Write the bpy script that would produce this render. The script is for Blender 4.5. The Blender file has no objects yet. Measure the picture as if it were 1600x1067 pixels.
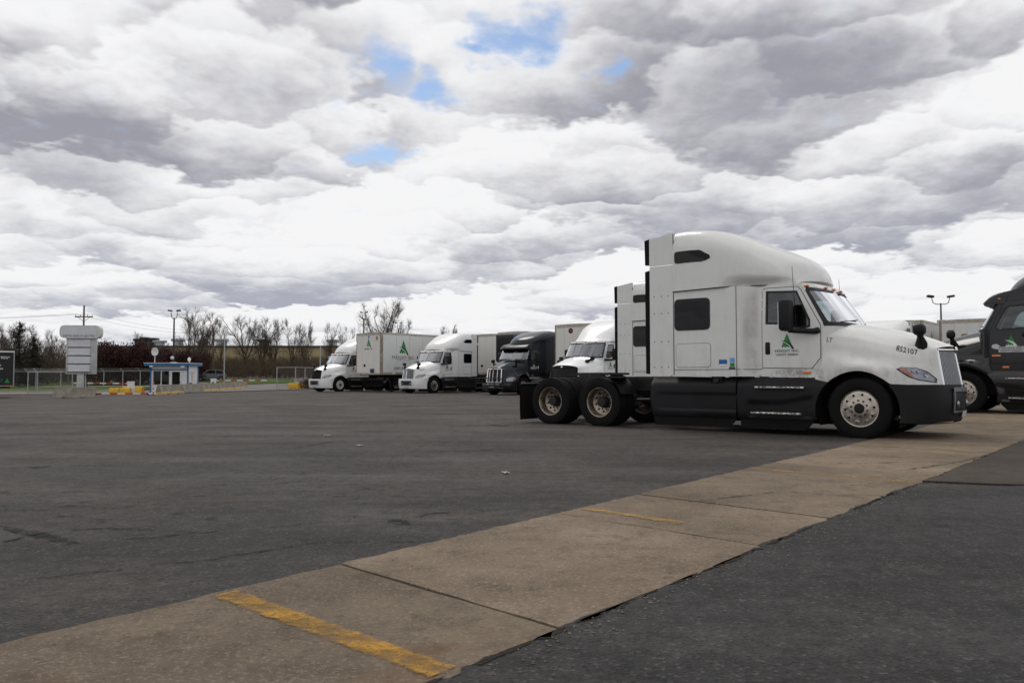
import bpy, bmesh, math, random
from mathutils import Vector, Matrix
from mathutils.geometry import delaunay_2d_cdt
R = math.radians
random.seed(7)
scene = bpy.context.scene
COL = scene.collection

# ------------------------------------------------------------------ camera
cam_d = bpy.data.cameras.new('camera'); cam = bpy.data.objects.new('camera', cam_d); COL.objects.link(cam)
cam_d.sensor_width = 36.0; cam_d.lens = 36.0 * 1244 / 1600; cam_d.clip_end = 5000; cam_d.clip_start = 0.05
PITCH = math.atan(55 / 1244)
cam.location = (0, 0, 1.03); cam.rotation_euler = (R(90) + PITCH, 0, 0)
scene.camera = cam

# ------------------------------------------------------------------ world: daylight sky behind broken cumulus
SUN_EL, SUN_AZ = 58.0, 335.0            # azimuth clockwise from +Y: high, beyond the trucks
world = bpy.data.worlds.new('World'); scene.world = world; world.use_nodes = True
SEED, BASE = 9.1, .735
def make_world():
    nt = world.node_tree; nt.nodes.clear(); N = nt.nodes; L = nt.links
    def nd(t, **kw):
        n = N.new(t)
        for k, v in kw.items(): setattr(n, k, v)
        return n
    def put(sock, v):
        if hasattr(v, 'is_linked') or hasattr(v, 'links'): L.new(v, sock)
        else: sock.default_value = v
    def m(op, a, b=0.0, c=0.0, clamp=False):
        n = nd('ShaderNodeMath', operation=op, use_clamp=clamp)
        put(n.inputs[0], a); put(n.inputs[1], b)
        if op in ('MULTIPLY_ADD', 'SMOOTH_MIN', 'SMOOTH_MAX'): put(n.inputs[2], c)
        return n.outputs[0]
    def vm(op, a, b=(0, 0, 0)):
        n = nd('ShaderNodeVectorMath', operation=op); put(n.inputs[0], a)
        if op == 'SCALE': put(n.inputs[3], b)
        else: put(n.inputs[1], b)
        return n.outputs['Value'] if op in ('LENGTH', 'DISTANCE', 'DOT_PRODUCT') else n.outputs[0]
    def mr(x, a, b, c=0.0, d=1.0, smooth=True):
        n = nd('ShaderNodeMapRange', interpolation_type='SMOOTHSTEP' if smooth else 'LINEAR')
        put(n.inputs['Value'], x); put(n.inputs['From Min'], a); put(n.inputs['From Max'], b)
        put(n.inputs['To Min'], c); put(n.inputs['To Max'], d)
        return n.outputs[0]
    def mix(f, a, b):
        n = nd('ShaderNodeMix', data_type='RGBA'); put(n.inputs['Factor'], f)
        put(n.inputs[6], a); put(n.inputs[7], b); return n.outputs[2]
    def noise(v, sc, det, ro, dist=0.0, lac=2.0):
        n = nd('ShaderNodeTexNoise', noise_dimensions='2D'); put(n.inputs['Vector'], v)
        n.inputs['Scale'].default_value = sc; n.inputs['Detail'].default_value = det
        n.inputs['Roughness'].default_value = ro; n.inputs['Distortion'].default_value = dist
        n.inputs['Lacunarity'].default_value = lac
        return n.outputs['Fac']
    tc = nd('ShaderNodeTexCoord'); d = vm('NORMALIZE', tc.outputs['Generated'])
    sep = nd('ShaderNodeSeparateXYZ'); L.new(d, sep.inputs[0]); x, y, z = sep.outputs
    zc = m('MAXIMUM', z, 0.0)
    inv = m('DIVIDE', 1.0, m('ADD', zc, 0.19))
    cx = nd('ShaderNodeCombineXYZ'); L.new(m('MULTIPLY', x, inv), cx.inputs[0]); L.new(m('MULTIPLY', y, inv), cx.inputs[1]); cx.inputs[2].default_value = 0.0
    p = cx.outputs[0]
    # cloud cover: cumulus cells with lit tops and grey bases; the large masses and gaps stand where the photograph has them
    def deck(px, py):
        a, b = (px - 800) / 1244, (533.5 - py) / 1244
        v = Vector((a, math.cos(PITCH) - b * math.sin(PITCH), math.sin(PITCH) + b * math.cos(PITCH))).normalized()
        k = 1 / (v.z + 0.19); return (v.x * k, v.y * k, 0.0)
    BLOBS = [(1190, 70, .50, .55), (1420, 110, .34, .32), (70, 215, .46, .50), (480, 10, .30, .30), (880, 270, .24, .16), (1560, 270, .30, .22)]
    GAPS = [(822, 52, .135), (612, 120, .125), (695, 143, .10), (602, 240, .12), (955, 112, .06), (775, 92, .06)]
    warp = nd('ShaderNodeTexNoise', noise_dimensions='2D'); L.new(p, warp.inputs['Vector']); warp.inputs['Scale'].default_value = 2.6; warp.inputs['Detail'].default_value = 4.5; warp.inputs['Roughness'].default_value = .64
    wv = vm('MULTIPLY', vm('SUBTRACT', warp.outputs['Color'], (0.5, 0.5, 0.5)), (1, 1, 0))
    pdir = vm('NORMALIZE', p)
    lowz = mr(zc, 0.02, 0.30)
    def cells(sc, amp, seed, feat):
        q = vm('ADD', vm('ADD', p, vm('SCALE', wv, amp)), (seed, seed * .7, 0))
        v = nd('ShaderNodeTexVoronoi', voronoi_dimensions='2D', feature=feat); L.new(q, v.inputs['Vector']); v.inputs['Scale'].default_value = sc; v.inputs['Randomness'].default_value = 1.0
        if feat == 'SMOOTH_F1': v.inputs['Smoothness'].default_value = .22
        rel = vm('SUBTRACT', q, v.outputs['Position'])
        s = m('MULTIPLY', vm('DOT_PRODUCT', rel, pdir), -sc)
        return s, v.outputs['Distance']
    s1, d1 = cells(1.42, .66, SEED, 'SMOOTH_F1'); s2, d2 = cells(3.7, .38, SEED + 3.3, 'SMOOTH_F1')
    tot = None
    pw = vm('ADD', p, vm('SCALE', wv, .30))
    for (px, py, r, amp) in BLOBS:
        g = mr(vm('DISTANCE', pw, deck(px, py)), 0.0, r, amp, 0.0); tot = g if tot is None else m('ADD', tot, g)
    gap = None; pg = vm('ADD', p, vm('SCALE', wv, .34))
    for (px, py, r) in GAPS:
        g = mr(vm('DISTANCE', pg, deck(px, py)), 0.0, r, 1.0, 0.0, False); gap = g if gap is None else m('MAXIMUM', gap, g)
    fine = noise(p, 9.0, 5, .62)
    alpha = mr(m('ADD', gap, m('MULTIPLY', m('SUBTRACT', fine, .5), 1.1)), 0.06, 0.90, 1.0, 0.0)
    br = m('ADD', m('MULTIPLY', s1, 0.72), m('MULTIPLY', s2, 0.32))
    br = m('ADD', br, m('MULTIPLY', m('SUBTRACT', fine, .5), 0.34))
    br = m('ADD', br, m('MULTIPLY', m('SUBTRACT', noise(p, 1.3, 2, .5), .5), .9))
    br = m('ADD', m('SUBTRACT', br, tot), BASE)
    bright = mr(br, 0.0, 1.0)
    grey = mix(lowz, (4.2, 4.4, 5.15, 1), (3.3, 3.3, 3.8, 1))
    cloud = mix(bright, grey, (9.2, 9.2, 9.3, 1))
    sky = nd('ShaderNodeTexSky', sky_type='NISHITA', sun_disc=False, sun_elevation=R(SUN_EL), sun_rotation=R(SUN_AZ), air_density=1.0, dust_density=0.6, ozone_density=1.5)
    skyc = mix(m('MULTIPLY', m('SUBTRACT', 1.0, lowz), 0.75), vm('SCALE', sky.outputs[0], 1.25), (7.6, 7.9, 8.6, 1))
    col = mix(alpha, skyc, cloud)
    horizon = mr(zc, 0.0, 0.06, 0.4, 0.0)
    col = mix(horizon, col, (7.8, 7.9, 8.3, 1))
    below = mr(z, -0.02, 0.0)
    col = mix(below, (1.0, .95, .9, 1), col)
    bg = nd('ShaderNodeBackground'); L.new(col, bg.inputs[0]); bg.inputs[1].default_value = 0.1
    out = nd('ShaderNodeOutputWorld'); L.new(bg.outputs[0], out.inputs[0])
make_world()
sun_d = bpy.data.lights.new('sun', 'SUN'); sun = bpy.data.objects.new('sun', sun_d); COL.objects.link(sun)
sun_d.energy = 1.2; sun_d.angle = R(24); sun_d.color = (1.0, 0.95, 0.88)
_a, _e = R(SUN_AZ), R(SUN_EL)
sun_dir = Vector((math.sin(_a) * math.cos(_e), math.cos(_a) * math.cos(_e), math.sin(_e)))
sun.rotation_euler = sun_dir.to_track_quat('Z', 'Y').to_euler(); sun.location = (-20, -20, 40)
scene.render.engine = 'CYCLES'
vs = scene.view_settings; vs.view_transform = 'Standard'; vs.look = 'None'; vs.exposure = 0.0; vs.gamma = 1.0; vs.use_curve_mapping = False

# ------------------------------------------------------------------ helpers
def tag(o, label=None, cat=None, group=None, kind=None):
    if label: o['label'] = label
    if cat: o['category'] = cat
    if group: o['group'] = group
    if kind: o['kind'] = kind
    return o
def empty(name, loc=(0, 0, 0), rz=0.0, label=None, cat=None, group=None, kind=None, parent=None):
    o = bpy.data.objects.new(name, None); COL.objects.link(o); o.location = loc; o.rotation_euler = (0, 0, rz)
    o.empty_display_size = 0.1; o.parent = parent
    return tag(o, label, cat, group, kind)
def link_mesh(name, me, parent=None, loc=None, rot=None):
    o = bpy.data.objects.new(name, me); COL.objects.link(o); o.parent = parent
    if loc is not None: o.location = loc
    if rot is not None: o.rotation_euler = rot
    return o
def children(o): return [c for c in bpy.data.objects if c.parent == o]
def copy_tree(o, parent=None, skip=()):
    c = o.copy(); COL.objects.link(c); c.parent = parent
    for ch in o.children:
        if ch.name.split('.')[0] in skip: continue
        copy_tree(ch, c)
    return c
class MB:
    """collects geometry for ONE mesh object"""
    def __init__(s): s.v = []; s.f = []; s.mi = []; s.m = 0
    def add(s, vs, fs):
        b = len(s.v); s.v += [tuple(v) for v in vs]
        for f in fs: s.f.append([b + i for i in f]); s.mi.append(s.m)
        return s
    def box(s, x0, x1, y0, y1, z0, z1, M=None):
        vs = [Vector((x, y, z)) for x in (x0, x1) for y in (y0, y1) for z in (z0, z1)]
        if M: vs = [M @ v for v in vs]
        return s.add(vs, [(0, 1, 3, 2), (4, 6, 7, 5), (0, 4, 5, 1), (2, 3, 7, 6), (0, 2, 6, 4), (1, 5, 7, 3)])
    def rbox(s, x0, x1, y0, y1, z0, z1, r=0.03, M=None, seg=2):
        bm = bmesh.new(); bmesh.ops.create_cube(bm, size=1.0)
        for v in bm.verts: v.co = Vector(((x0 + x1) / 2 + v.co.x * (x1 - x0), (y0 + y1) / 2 + v.co.y * (y1 - y0), (z0 + z1) / 2 + v.co.z * (z1 - z0)))
        bmesh.ops.bevel(bm, geom=list(bm.edges), offset=r, segments=seg, profile=0.5, affect='EDGES')
        bm.verts.index_update()
        vs = [(M @ v.co) if M else v.co.copy() for v in bm.verts]
        s.add(vs, [[v.index for v in f.verts] for f in bm.faces]); bm.free(); return s
    def tube(s, pts, r, n=8, cap=True):
        pts = [Vector(p) for p in pts]; rs = r if isinstance(r, (list, tuple)) else [r] * len(pts)
        vs = []; prev = None
        for i, p in enumerate(pts):
            t = (pts[min(i + 1, len(pts) - 1)] - pts[max(i - 1, 0)]).normalized()
            if prev is None:
                u = t.cross(Vector((0, 0, 1)))
                if u.length < 1e-3: u = t.cross(Vector((1, 0, 0)))
            else: u = prev - t * prev.dot(t)
            u.normalize(); prev = u; w = t.cross(u)
            for k in range(n):
                a = 2 * math.pi * k / n; vs.append(p + (u * math.cos(a) + w * math.sin(a)) * rs[i])
        fs = []
        for i in range(len(pts) - 1):
            for k in range(n):
                k2 = (k + 1) % n; fs.append((i * n + k, i * n + k2, (i + 1) * n + k2, (i + 1) * n + k))
        if cap: fs.append(list(range(n))[::-1]); fs.append([(len(pts) - 1) * n + k for k in range(n)])
        return s.add(vs, fs)
    def lathe(s, prof, n=32, M=None, close=False):
        """prof: (axial, radius) pairs about the Y axis"""
        vs = []
        for (a, r) in prof:
            for k in range(n):
                t = 2 * math.pi * k / n; v = Vector((r * math.cos(t), a, r * math.sin(t))); vs.append(M @ v if M else v)
        fs = []; m = len(prof)
        for i in range(m if close else m - 1):
            j = (i + 1) % m
            for k in range(n):
                k2 = (k + 1) % n; fs.append((i * n + k, j * n + k, j * n + k2, i * n + k2))
        return s.add(vs, fs)
    def grid(s, fn, nu, nv, flip=False):
        vs = [fn(i / nu, j / nv) for i in range(nu + 1) for j in range(nv + 1)]; fs = []
        for i in range(nu):
            for j in range(nv):
                q = (i * (nv + 1) + j, (i + 1) * (nv + 1) + j, (i + 1) * (nv + 1) + j + 1, i * (nv + 1) + j + 1)
                fs.append(q[::-1] if flip else q)
        return s.add(vs, fs)
    def prism(s, pts, ax, a0, a1):
        """extrude a 2D outline (pts) along axis ax ('x','y','z') from a0 to a1"""
        def P(p, a): return {'x': (a, p[0], p[1]), 'y': (p[0], a, p[1]), 'z': (p[0], p[1], a)}[ax]
        n = len(pts); vs = [P(p, a0) for p in pts] + [P(p, a1) for p in pts]
        fs = [list(range(n)), list(range(2 * n - 1, n - 1, -1))] + [(i, i + n, (i + 1) % n + n, (i + 1) % n) for i in range(n)]
        return s.add(vs, fs)
    def ellipsoid(s, c, r, nu=12, nv=8, M=None):
        vs = []; fs = []
        for j in range(nv + 1):
            b = -math.pi / 2 + math.pi * j / nv
            for i in range(nu):
                a = 2 * math.pi * i / nu; v = Vector((c[0] + r[0] * math.cos(b) * math.cos(a), c[1] + r[1] * math.cos(b) * math.sin(a), c[2] + r[2] * math.sin(b)))
                vs.append(M @ v if M else v)
        for j in range(nv):
            for i in range(nu): fs.append((j * nu + i, j * nu + (i + 1) % nu, (j + 1) * nu + (i + 1) % nu, (j + 1) * nu + i))
        return s.add(vs, fs)
    def mesh(s, name, mats, angle=35, fixn=True):
        me = bpy.data.meshes.new(name); me.from_pydata(s.v, [], s.f)
        if not isinstance(mats, (list, tuple)): mats = [mats]
        for mt in mats: me.materials.append(mt)
        if any(s.mi): me.polygons.foreach_set('material_index', s.mi)
        if fixn:
            bm = bmesh.new(); bm.from_mesh(me); bmesh.ops.recalc_face_normals(bm, faces=bm.faces); bm.to_mesh(me); bm.free()
        if angle:
            me.polygons.foreach_set('use_smooth', [True] * len(me.polygons)); me.set_sharp_from_angle(angle=R(angle))
        me.update(); return me
    def build(s, name, mats, parent=None, angle=35, loc=None, rot=None, fixn=True):
        return link_mesh(name, s.mesh(name, mats, angle, fixn), parent, loc, rot)
def lerp(a, b, t): return a + (b - a) * t
def clamp(x, a=0.0, b=1.0): return max(a, min(b, x))
def sstep(a, b, x):
    t = clamp((x - a) / (b - a)); return t * t * (3 - 2 * t)
def tabl(tab, x):
    if x <= tab[0][0]: return tab[0][1]
    for (a, u), (b, w) in zip(tab, tab[1:]):
        if x <= b: return u + (w - u) * (x - a) / (b - a)
    return tab[-1][1]
def tabs(tab, x):
    """smooth (finite-difference Hermite) table lookup"""
    n = len(tab)
    if x <= tab[0][0]: return tab[0][1]
    if x >= tab[-1][0]: return tab[-1][1]
    for i in range(n - 1):
        if x <= tab[i + 1][0]: break
    def sl(k):
        a, b = max(k - 1, 0), min(k + 1, n - 1); return (tab[b][1] - tab[a][1]) / (tab[b][0] - tab[a][0])
    h = tab[i + 1][0] - tab[i][0]; t = (x - tab[i][0]) / h; m0, m1 = sl(i) * h, sl(i + 1) * h
    return (2*t**3 - 3*t*t + 1) * tab[i][1] + (t**3 - 2*t*t + t) * m0 + (-2*t**3 + 3*t*t) * tab[i + 1][1] + (t**3 - t*t) * m1
def inside(poly, x, y):
    c = False; j = len(poly) - 1
    for i in range(len(poly)):
        xi, yi = poly[i]; xj, yj = poly[j]
        if (yi > y) != (yj > y) and x < (xj - xi) * (y - yi) / (yj - yi) + xi: c = not c
        j = i
    return c
def area2(p): return sum(p[i][0] * p[(i + 1) % len(p)][1] - p[(i + 1) % len(p)][0] * p[i][1] for i in range(len(p)))
def grow(poly, d):
    n = len(poly); s = 1 if area2(poly) > 0 else -1; out = []
    for i in range(n):
        a, b, c = Vector(poly[i - 1]), Vector(poly[i]), Vector(poly[(i + 1) % n])
        e, f = (b - a), (c - b)
        if e.length < 1e-6 or f.length < 1e-6: out.append(tuple(b)); continue
        e.normalize(); f.normalize(); n1, n2 = Vector((e.y, -e.x)), Vector((f.y, -f.x)); k = n1 + n2
        if k.length < 1e-4: out.append(tuple(b)); continue
        k = k / max(0.35, k.dot(n1)); out.append(tuple(b + k * d * s))
    return out
def rounded(poly, r, seg=4):
    n = len(poly); out = []
    for i in range(n):
        a, b, c = Vector(poly[i - 1]), Vector(poly[i]), Vector(poly[(i + 1) % n])
        rr = min(r, (a - b).length * 0.45, (c - b).length * 0.45)
        p, q = b + (a - b).normalized() * rr, b + (c - b).normalized() * rr
        for k in range(seg + 1):
            t = k / seg; out.append(tuple(p * (1 - t) ** 2 + b * 2 * t * (1 - t) + q * t * t))
    return out
def densify(poly, step):
    out = []
    for i in range(len(poly)):
        a, b = Vector(poly[i]), Vector(poly[(i + 1) % len(poly)]); k = max(1, int((b - a).length / step))
        for j in range(k): out.append(tuple(a.lerp(b, j / k)))
    return out
def tri2d(outline, holes=(), step=0.1):
    """constrained triangulation of an outline with holes, with interior points"""
    loops = [densify(outline, step)] + [densify(h, step) for h in holes]
    vs = []; es = []
    for lp in loops:
        b = len(vs); vs += lp; es += [(b + i, b + (i + 1) % len(lp)) for i in range(len(lp))]
    xs = [p[0] for p in loops[0]]; ys = [p[1] for p in loops[0]]
    nx = int((max(xs) - min(xs)) / step); ny = int((max(ys) - min(ys)) / step)
    inner = [grow(lp, -step * 0.3) for lp in loops[:1]][0] if nx * ny > 4 else None
    for i in range(nx + 1):
        for j in range(ny + 1):
            x = min(xs) + step * (i + 0.5); y = min(ys) + step * (j + 0.5)
            if inside(loops[0], x, y) and not any(inside(h, x, y) for h in loops[1:]): vs.append((x, y))
    r = delaunay_2d_cdt([Vector(v) for v in vs], es, [], 0, 1e-5)
    co = [tuple(v) for v in r[0]]; fs = []
    for f in r[2]:
        cx = sum(co[i][0] for i in f) / len(f); cy = sum(co[i][1] for i in f) / len(f)
        if inside(loops[0], cx, cy) and not any(inside(h, cx, cy) for h in loops[1:]): fs.append(list(f))
    return co, fs
def nrm(f, a, b, e=0.004):
    u = Vector(f(a + e, b)) - Vector(f(a - e, b)); w = Vector(f(a, b + e)) - Vector(f(a, b - e))
    n = u.cross(w)
    return n.normalized() if n.length > 1e-9 else Vector((0, 1, 0))
def patch(mb, f, outline, holes=(), off=0.0, thick=0.0, step=0.1, side=1, out=None):
    """lay a 2D region on the surface f(a,b); off lifts it, thick gives it an edge"""
    co, fs = tri2d(outline, holes, step); vs = []; ns = []
    for (a, b) in co:
        p = Vector(f(a, b)); n = nrm(f, a, b)
        if out is not None:
            if n.dot(Vector(out)) < 0: n = -n
        elif n.y < 0: n = -n
        vs.append(p + n * off); ns.append(n)
    n0 = len(vs); fs = [list(x) for x in fs]
    if thick:
        cnt = {}
        for t in fs:
            for i in range(len(t)):
                e = (t[i], t[(i + 1) % len(t)]); k = tuple(sorted(e)); cnt.setdefault(k, []).append(e)
        mp = {}
        for k, l in cnt.items():
            if len(l) == 1:
                for i in k:
                    if i not in mp: mp[i] = len(vs); vs.append(vs[i] - ns[i] * thick)
                a, b = l[0]; fs.append([b, a, mp[a], mp[b]])
    if side < 0: vs = [Vector((v.x, -v.y, v.z)) for v in vs]; fs = [x[::-1] for x in fs]
    mb.add(vs, fs); return mb
_fontcache = {}
def text2d(s, size=1.0, bold=0.0, spacing=1.0):
    """triangulated outlines of a line of text, centred, as (coords, faces)"""
    k = (s, bold, spacing)
    if k not in _fontcache:
        cu = bpy.data.curves.new('txt', 'FONT'); cu.body = s; cu.align_x = 'CENTER'; cu.align_y = 'CENTER'; cu.size = 1.0; cu.offset = bold; cu.resolution_u = 3; cu.space_character = spacing
        ob = bpy.data.objects.new('txt', cu); COL.objects.link(ob); dg = bpy.context.evaluated_depsgraph_get(); dg.update()
        me = bpy.data.meshes.new_from_object(ob.evaluated_get(dg))
        _fontcache[k] = ([(v.co.x, v.co.y) for v in me.vertices], [list(p.vertices) for p in me.polygons])
        bpy.data.objects.remove(ob); bpy.data.curves.remove(cu); bpy.data.meshes.remove(me)
    co, fs = _fontcache[k]; return [(x * size, y * size) for x, y in co], fs
# ------------------------------------------------------------------ materials
class NT:
    def __init__(s, mat):
        s.mat = mat; mat.use_nodes = True; s.t = mat.node_tree; s.t.nodes.clear(); s.N = s.t.nodes; s.L = s.t.links
        s.out = s.N.new('ShaderNodeOutputMaterial'); s.tc = s.N.new('ShaderNodeTexCoord')
    def n(s, t, **kw):
        q = s.N.new(t)
        for k, v in kw.items(): setattr(q, k, v)
        return q
    def put(s, sock, v):
        if hasattr(v, 'links'): s.L.new(v, sock)
        else: sock.default_value = v
    def noise(s, sc, det=4, ro=.55, vec=None, dist=0, out='Fac'):
        q = s.n('ShaderNodeTexNoise'); s.put(q.inputs['Vector'], vec if vec is not None else s.tc.outputs['Object'])
        q.inputs['Scale'].default_value = sc; q.inputs['Detail'].default_value = det; q.inputs['Roughness'].default_value = ro; q.inputs['Distortion'].default_value = dist
        return q.outputs[out]
    def voro(s, sc, vec=None, feature='F1', out='Distance'):
        q = s.n('ShaderNodeTexVoronoi', feature=feature); s.put(q.inputs['Vector'], vec if vec is not None else s.tc.outputs['Object']); q.inputs['Scale'].default_value = sc
        return q.outputs[out]
    def ramp(s, x, a, b, c=0., d=1.):
        q = s.n('ShaderNodeMapRange', interpolation_type='SMOOTHSTEP'); s.put(q.inputs['Value'], x); q.inputs['From Min'].default_value = a; q.inputs['From Max'].default_value = b
        q.inputs['To Min'].default_value = c; q.inputs['To Max'].default_value = d; return q.outputs[0]
    def math(s, op, a, b=0., c=0.):
        q = s.n('ShaderNodeMath', operation=op); s.put(q.inputs[0], a); s.put(q.inputs[1], b)
        if op == 'MULTIPLY_ADD': s.put(q.inputs[2], c)
        return q.outputs[0]
    def mix(s, f, a, b):
        q = s.n('ShaderNodeMix', data_type='RGBA'); s.put(q.inputs['Factor'], f); s.put(q.inputs[6], a if hasattr(a, 'links') else (*a[:3], 1)); s.put(q.inputs[7], b if hasattr(b, 'links') else (*b[:3], 1)); return q.outputs[2]
    def mapping(s, scale=(1, 1, 1), loc=(0, 0, 0), rot=(0, 0, 0), src='Object'):
        q = s.n('ShaderNodeMapping'); s.L.new(s.tc.outputs[src], q.inputs[0]); q.inputs['Scale'].default_value = scale; q.inputs['Location'].default_value = loc; q.inputs['Rotation'].default_value = rot; return q.outputs[0]
    def xyz(s, src='Object'):
        q = s.n('ShaderNodeSeparateXYZ'); s.L.new(s.tc.outputs[src], q.inputs[0]); return q.outputs
    def bump(s, h, strength=.3, dist=.01):
        q = s.n('ShaderNodeBump'); s.put(q.inputs['Height'], h); q.inputs['Strength'].default_value = strength; q.inputs['Distance'].default_value = dist; return q.outputs[0]
    def bsdf(s, col, rough=.6, metal=0., spec=.5, normal=None, coat=0., alpha=None, emit=None, trans=0.):
        q = s.n('ShaderNodeBsdfPrincipled'); s.put(q.inputs['Base Color'], col if hasattr(col, 'links') else (*col[:3], 1)); s.put(q.inputs['Roughness'], rough); s.put(q.inputs['Metallic'], metal)
        s.put(q.inputs['Specular IOR Level'], spec)
        if normal is not None: s.L.new(normal, q.inputs['Normal'])
        q.inputs['Coat Weight'].default_value = coat; q.inputs['Coat Roughness'].default_value = .04
        if alpha is not None: s.put(q.inputs['Alpha'], alpha)
        s.L.new(q.outputs[0], s.out.inputs[0]); return q
MATS = {}
def simple(name, col, rough=.6, metal=0., spec=.5, coat=0., var=.12, vs=3.0, bump=0., bs=60.):
    if name in MATS: return MATS[name]
    mt = bpy.data.materials.new(name); t = NT(mt)
    nz = t.noise(vs, 6, .6)
    c = t.mix(t.ramp(nz, .3, .7), [x * (1 - var) for x in col], [min(1, x * (1 + var)) for x in col]) if var else col
    r = t.ramp(nz, .3, .7, max(.02, rough - .06), min(1, rough + .08)) if var else rough
    nm = t.bump(t.noise(bs, 3), bump, .005) if bump else None
    t.bsdf(c, r, metal, spec, nm, coat); MATS[name] = mt; return mt
def paint(name, col, dirt=.35, dcol=(.16, .14, .12), rough=.32, coat=.6, soot=False, spec=.5):
    """vehicle paint with road film that gathers low on the body and streaks"""
    mt = bpy.data.materials.new(name); t = NT(mt); x, y, z = t.xyz()
    streak = t.noise(1.0, 6, .65, t.mapping((9, 9, 1.2)))
    blot = t.noise(2.4, 8, .66)
    low = t.ramp(z, 1.7, .95)
    f = t.math('MULTIPLY', t.ramp(t.math('ADD', t.math('MULTIPLY', streak, .5), t.math('MULTIPLY', blot, .5)), .42, .75), t.math('MULTIPLY_ADD', low, .75, .22))
    spat = t.math('MULTIPLY', t.ramp(t.noise(38, 4, .7), .60, .72), low)
    f = t.math('MULTIPLY', t.math('ADD', f, t.math('MULTIPLY', spat, .7)), dirt)
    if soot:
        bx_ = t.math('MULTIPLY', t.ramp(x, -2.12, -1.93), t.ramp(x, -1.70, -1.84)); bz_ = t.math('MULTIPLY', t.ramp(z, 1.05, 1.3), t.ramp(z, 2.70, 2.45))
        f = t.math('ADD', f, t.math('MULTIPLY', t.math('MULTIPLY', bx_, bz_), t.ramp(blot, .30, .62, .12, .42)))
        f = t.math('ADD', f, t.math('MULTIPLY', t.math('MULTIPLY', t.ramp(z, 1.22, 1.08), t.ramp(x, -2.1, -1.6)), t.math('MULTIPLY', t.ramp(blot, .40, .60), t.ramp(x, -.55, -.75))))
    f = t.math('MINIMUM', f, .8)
    c = t.mix(f, col, dcol); r = t.math('MULTIPLY_ADD', f, .5, rough)
    wob = t.bump(t.noise(1.3, 2, .4), .035, .05)
    t.bsdf(c, r, 0, spec, wob, coat); MATS[name] = mt; return mt
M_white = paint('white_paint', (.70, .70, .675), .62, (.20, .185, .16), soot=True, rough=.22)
M_white2 = paint('white_paint_clean', (.80, .80, .79), .30)
M_grime = simple('grime', (.16, .145, .125), .8)
M_dark = paint('charcoal_paint', (.011, .011, .013), .05, (.10, .09, .085), .18, .2, spec=.38)
M_navy = paint('dark_blue_paint', (.006, .008, .014), .04, (.09, .085, .08), .22, .12, spec=.32)
M_blackpl = simple('black_plastic', (.011, .011, .012), .55, 0, .25, 0, .25, 2.0, .12, 180)
M_skirt = simple('skirt_plastic', (.010, .010, .0115), .55, 0, .25, 0, .3, 1.2, .08, 140)
M_rubber = simple('rubber', (.007, .007, .007), .82, 0, .18, 0, .3, 8, .25, 90)
M_seam = simple('seam_shadow_gap', (.02, .02, .02), .9, 0, .1, 0, 0)
M_seal = simple('window_seal', (.010, .010, .011), .45, 0, .4, 0, 0)
M_chrome = simple('chrome', (.75, .75, .76), .14, 1, .5, 0, .05)
M_grillem = simple('grille_silver', (.30, .31, .33), .34, 1, .5, 0, .12)
M_alu = simple('brushed_aluminium', (.47, .425, .365), .34, 1, .5, 0, .22, 7)
M_aluw = simple('worn_aluminium', (.36, .31, .255), .46, 1, .5, 0, .3, 9)
M_steelw = simple('white_steel_rim', (.55, .55, .54), .5, 0, .5, 0, .2, 6)
M_frame = simple('chassis_black', (.014, .014, .014), .6, 0, .4, 0, .4, 5)
M_bbar = simple('bumper_grey', (.16, .16, .17), .4, .3, .5, 0, .15)
M_amber = simple('amber_lens', (.75, .20, .03), .2, 0, .6, .5, .05)
M_red = simple('red_lens', (.45, .03, .03), .25, 0, .6, .5, .05)
M_lamp = simple('lamp_reflector', (.30, .31, .33), .16, .85, .5, 0, .1, 14)
M_seat = simple('seat_cloth', (.05, .05, .055), .9)
M_dash = simple('dash_vinyl', (.045, .045, .05), .7)
M_trim = simple('interior_trim', (.42, .41, .39), .8)
M_green = simple('logo_green', (.015, .22, .045), .45, 0, .5, 0, .05)
M_black = simple('print_black', (.012, .012, .013), .5, 0, .4, 0, 0)
M_grey = simple('print_grey', (.055, .055, .06), .5, 0, .4, 0, 0)
M_wprint = simple('print_white', (.8, .8, .8), .5, 0, .4, 0, 0)
M_blue = simple('print_blue', (.02, .12, .42), .45, 0, .4, 0, .05)
M_lblue = simple('print_light_blue', (.10, .38, .70), .45, 0, .4, 0, .05)
M_redp = simple('print_red', (.50, .05, .04), .5, 0, .4, 0, 0)
M_galv = simple('galvanised_steel', (.38, .39, .40), .45, .6, .5, 0, .2, 12)
M_darksteel = simple('dark_steel', (.035, .035, .037), .5, .4, .5, 0, .25, 8)
M_wood = simple('weathered_pole_wood', (.16, .125, .095), .9, 0, .2, 0, .3, 6, .4, 40)
M_yellow = simple('yellow_barrier', (.62, .36, .03), .65, 0, .4, 0, .22, 3)
M_orange = simple('orange_plastic', (.75, .14, .03), .5)
M_whitepl = simple('white_plastic', (.72, .72, .71), .45, 0, .5, 0, .08)
M_redw = simple('boom_red', (.42, .04, .035), .5, 0, .5, 0, .15)
M_boothblue = simple('booth_blue', (.02, .13, .30), .45, 0, .5, 0, .12)
M_plate = simple('licence_plate', (.55, .56, .58), .5, 0, .5, 0, .3, 40)
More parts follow.
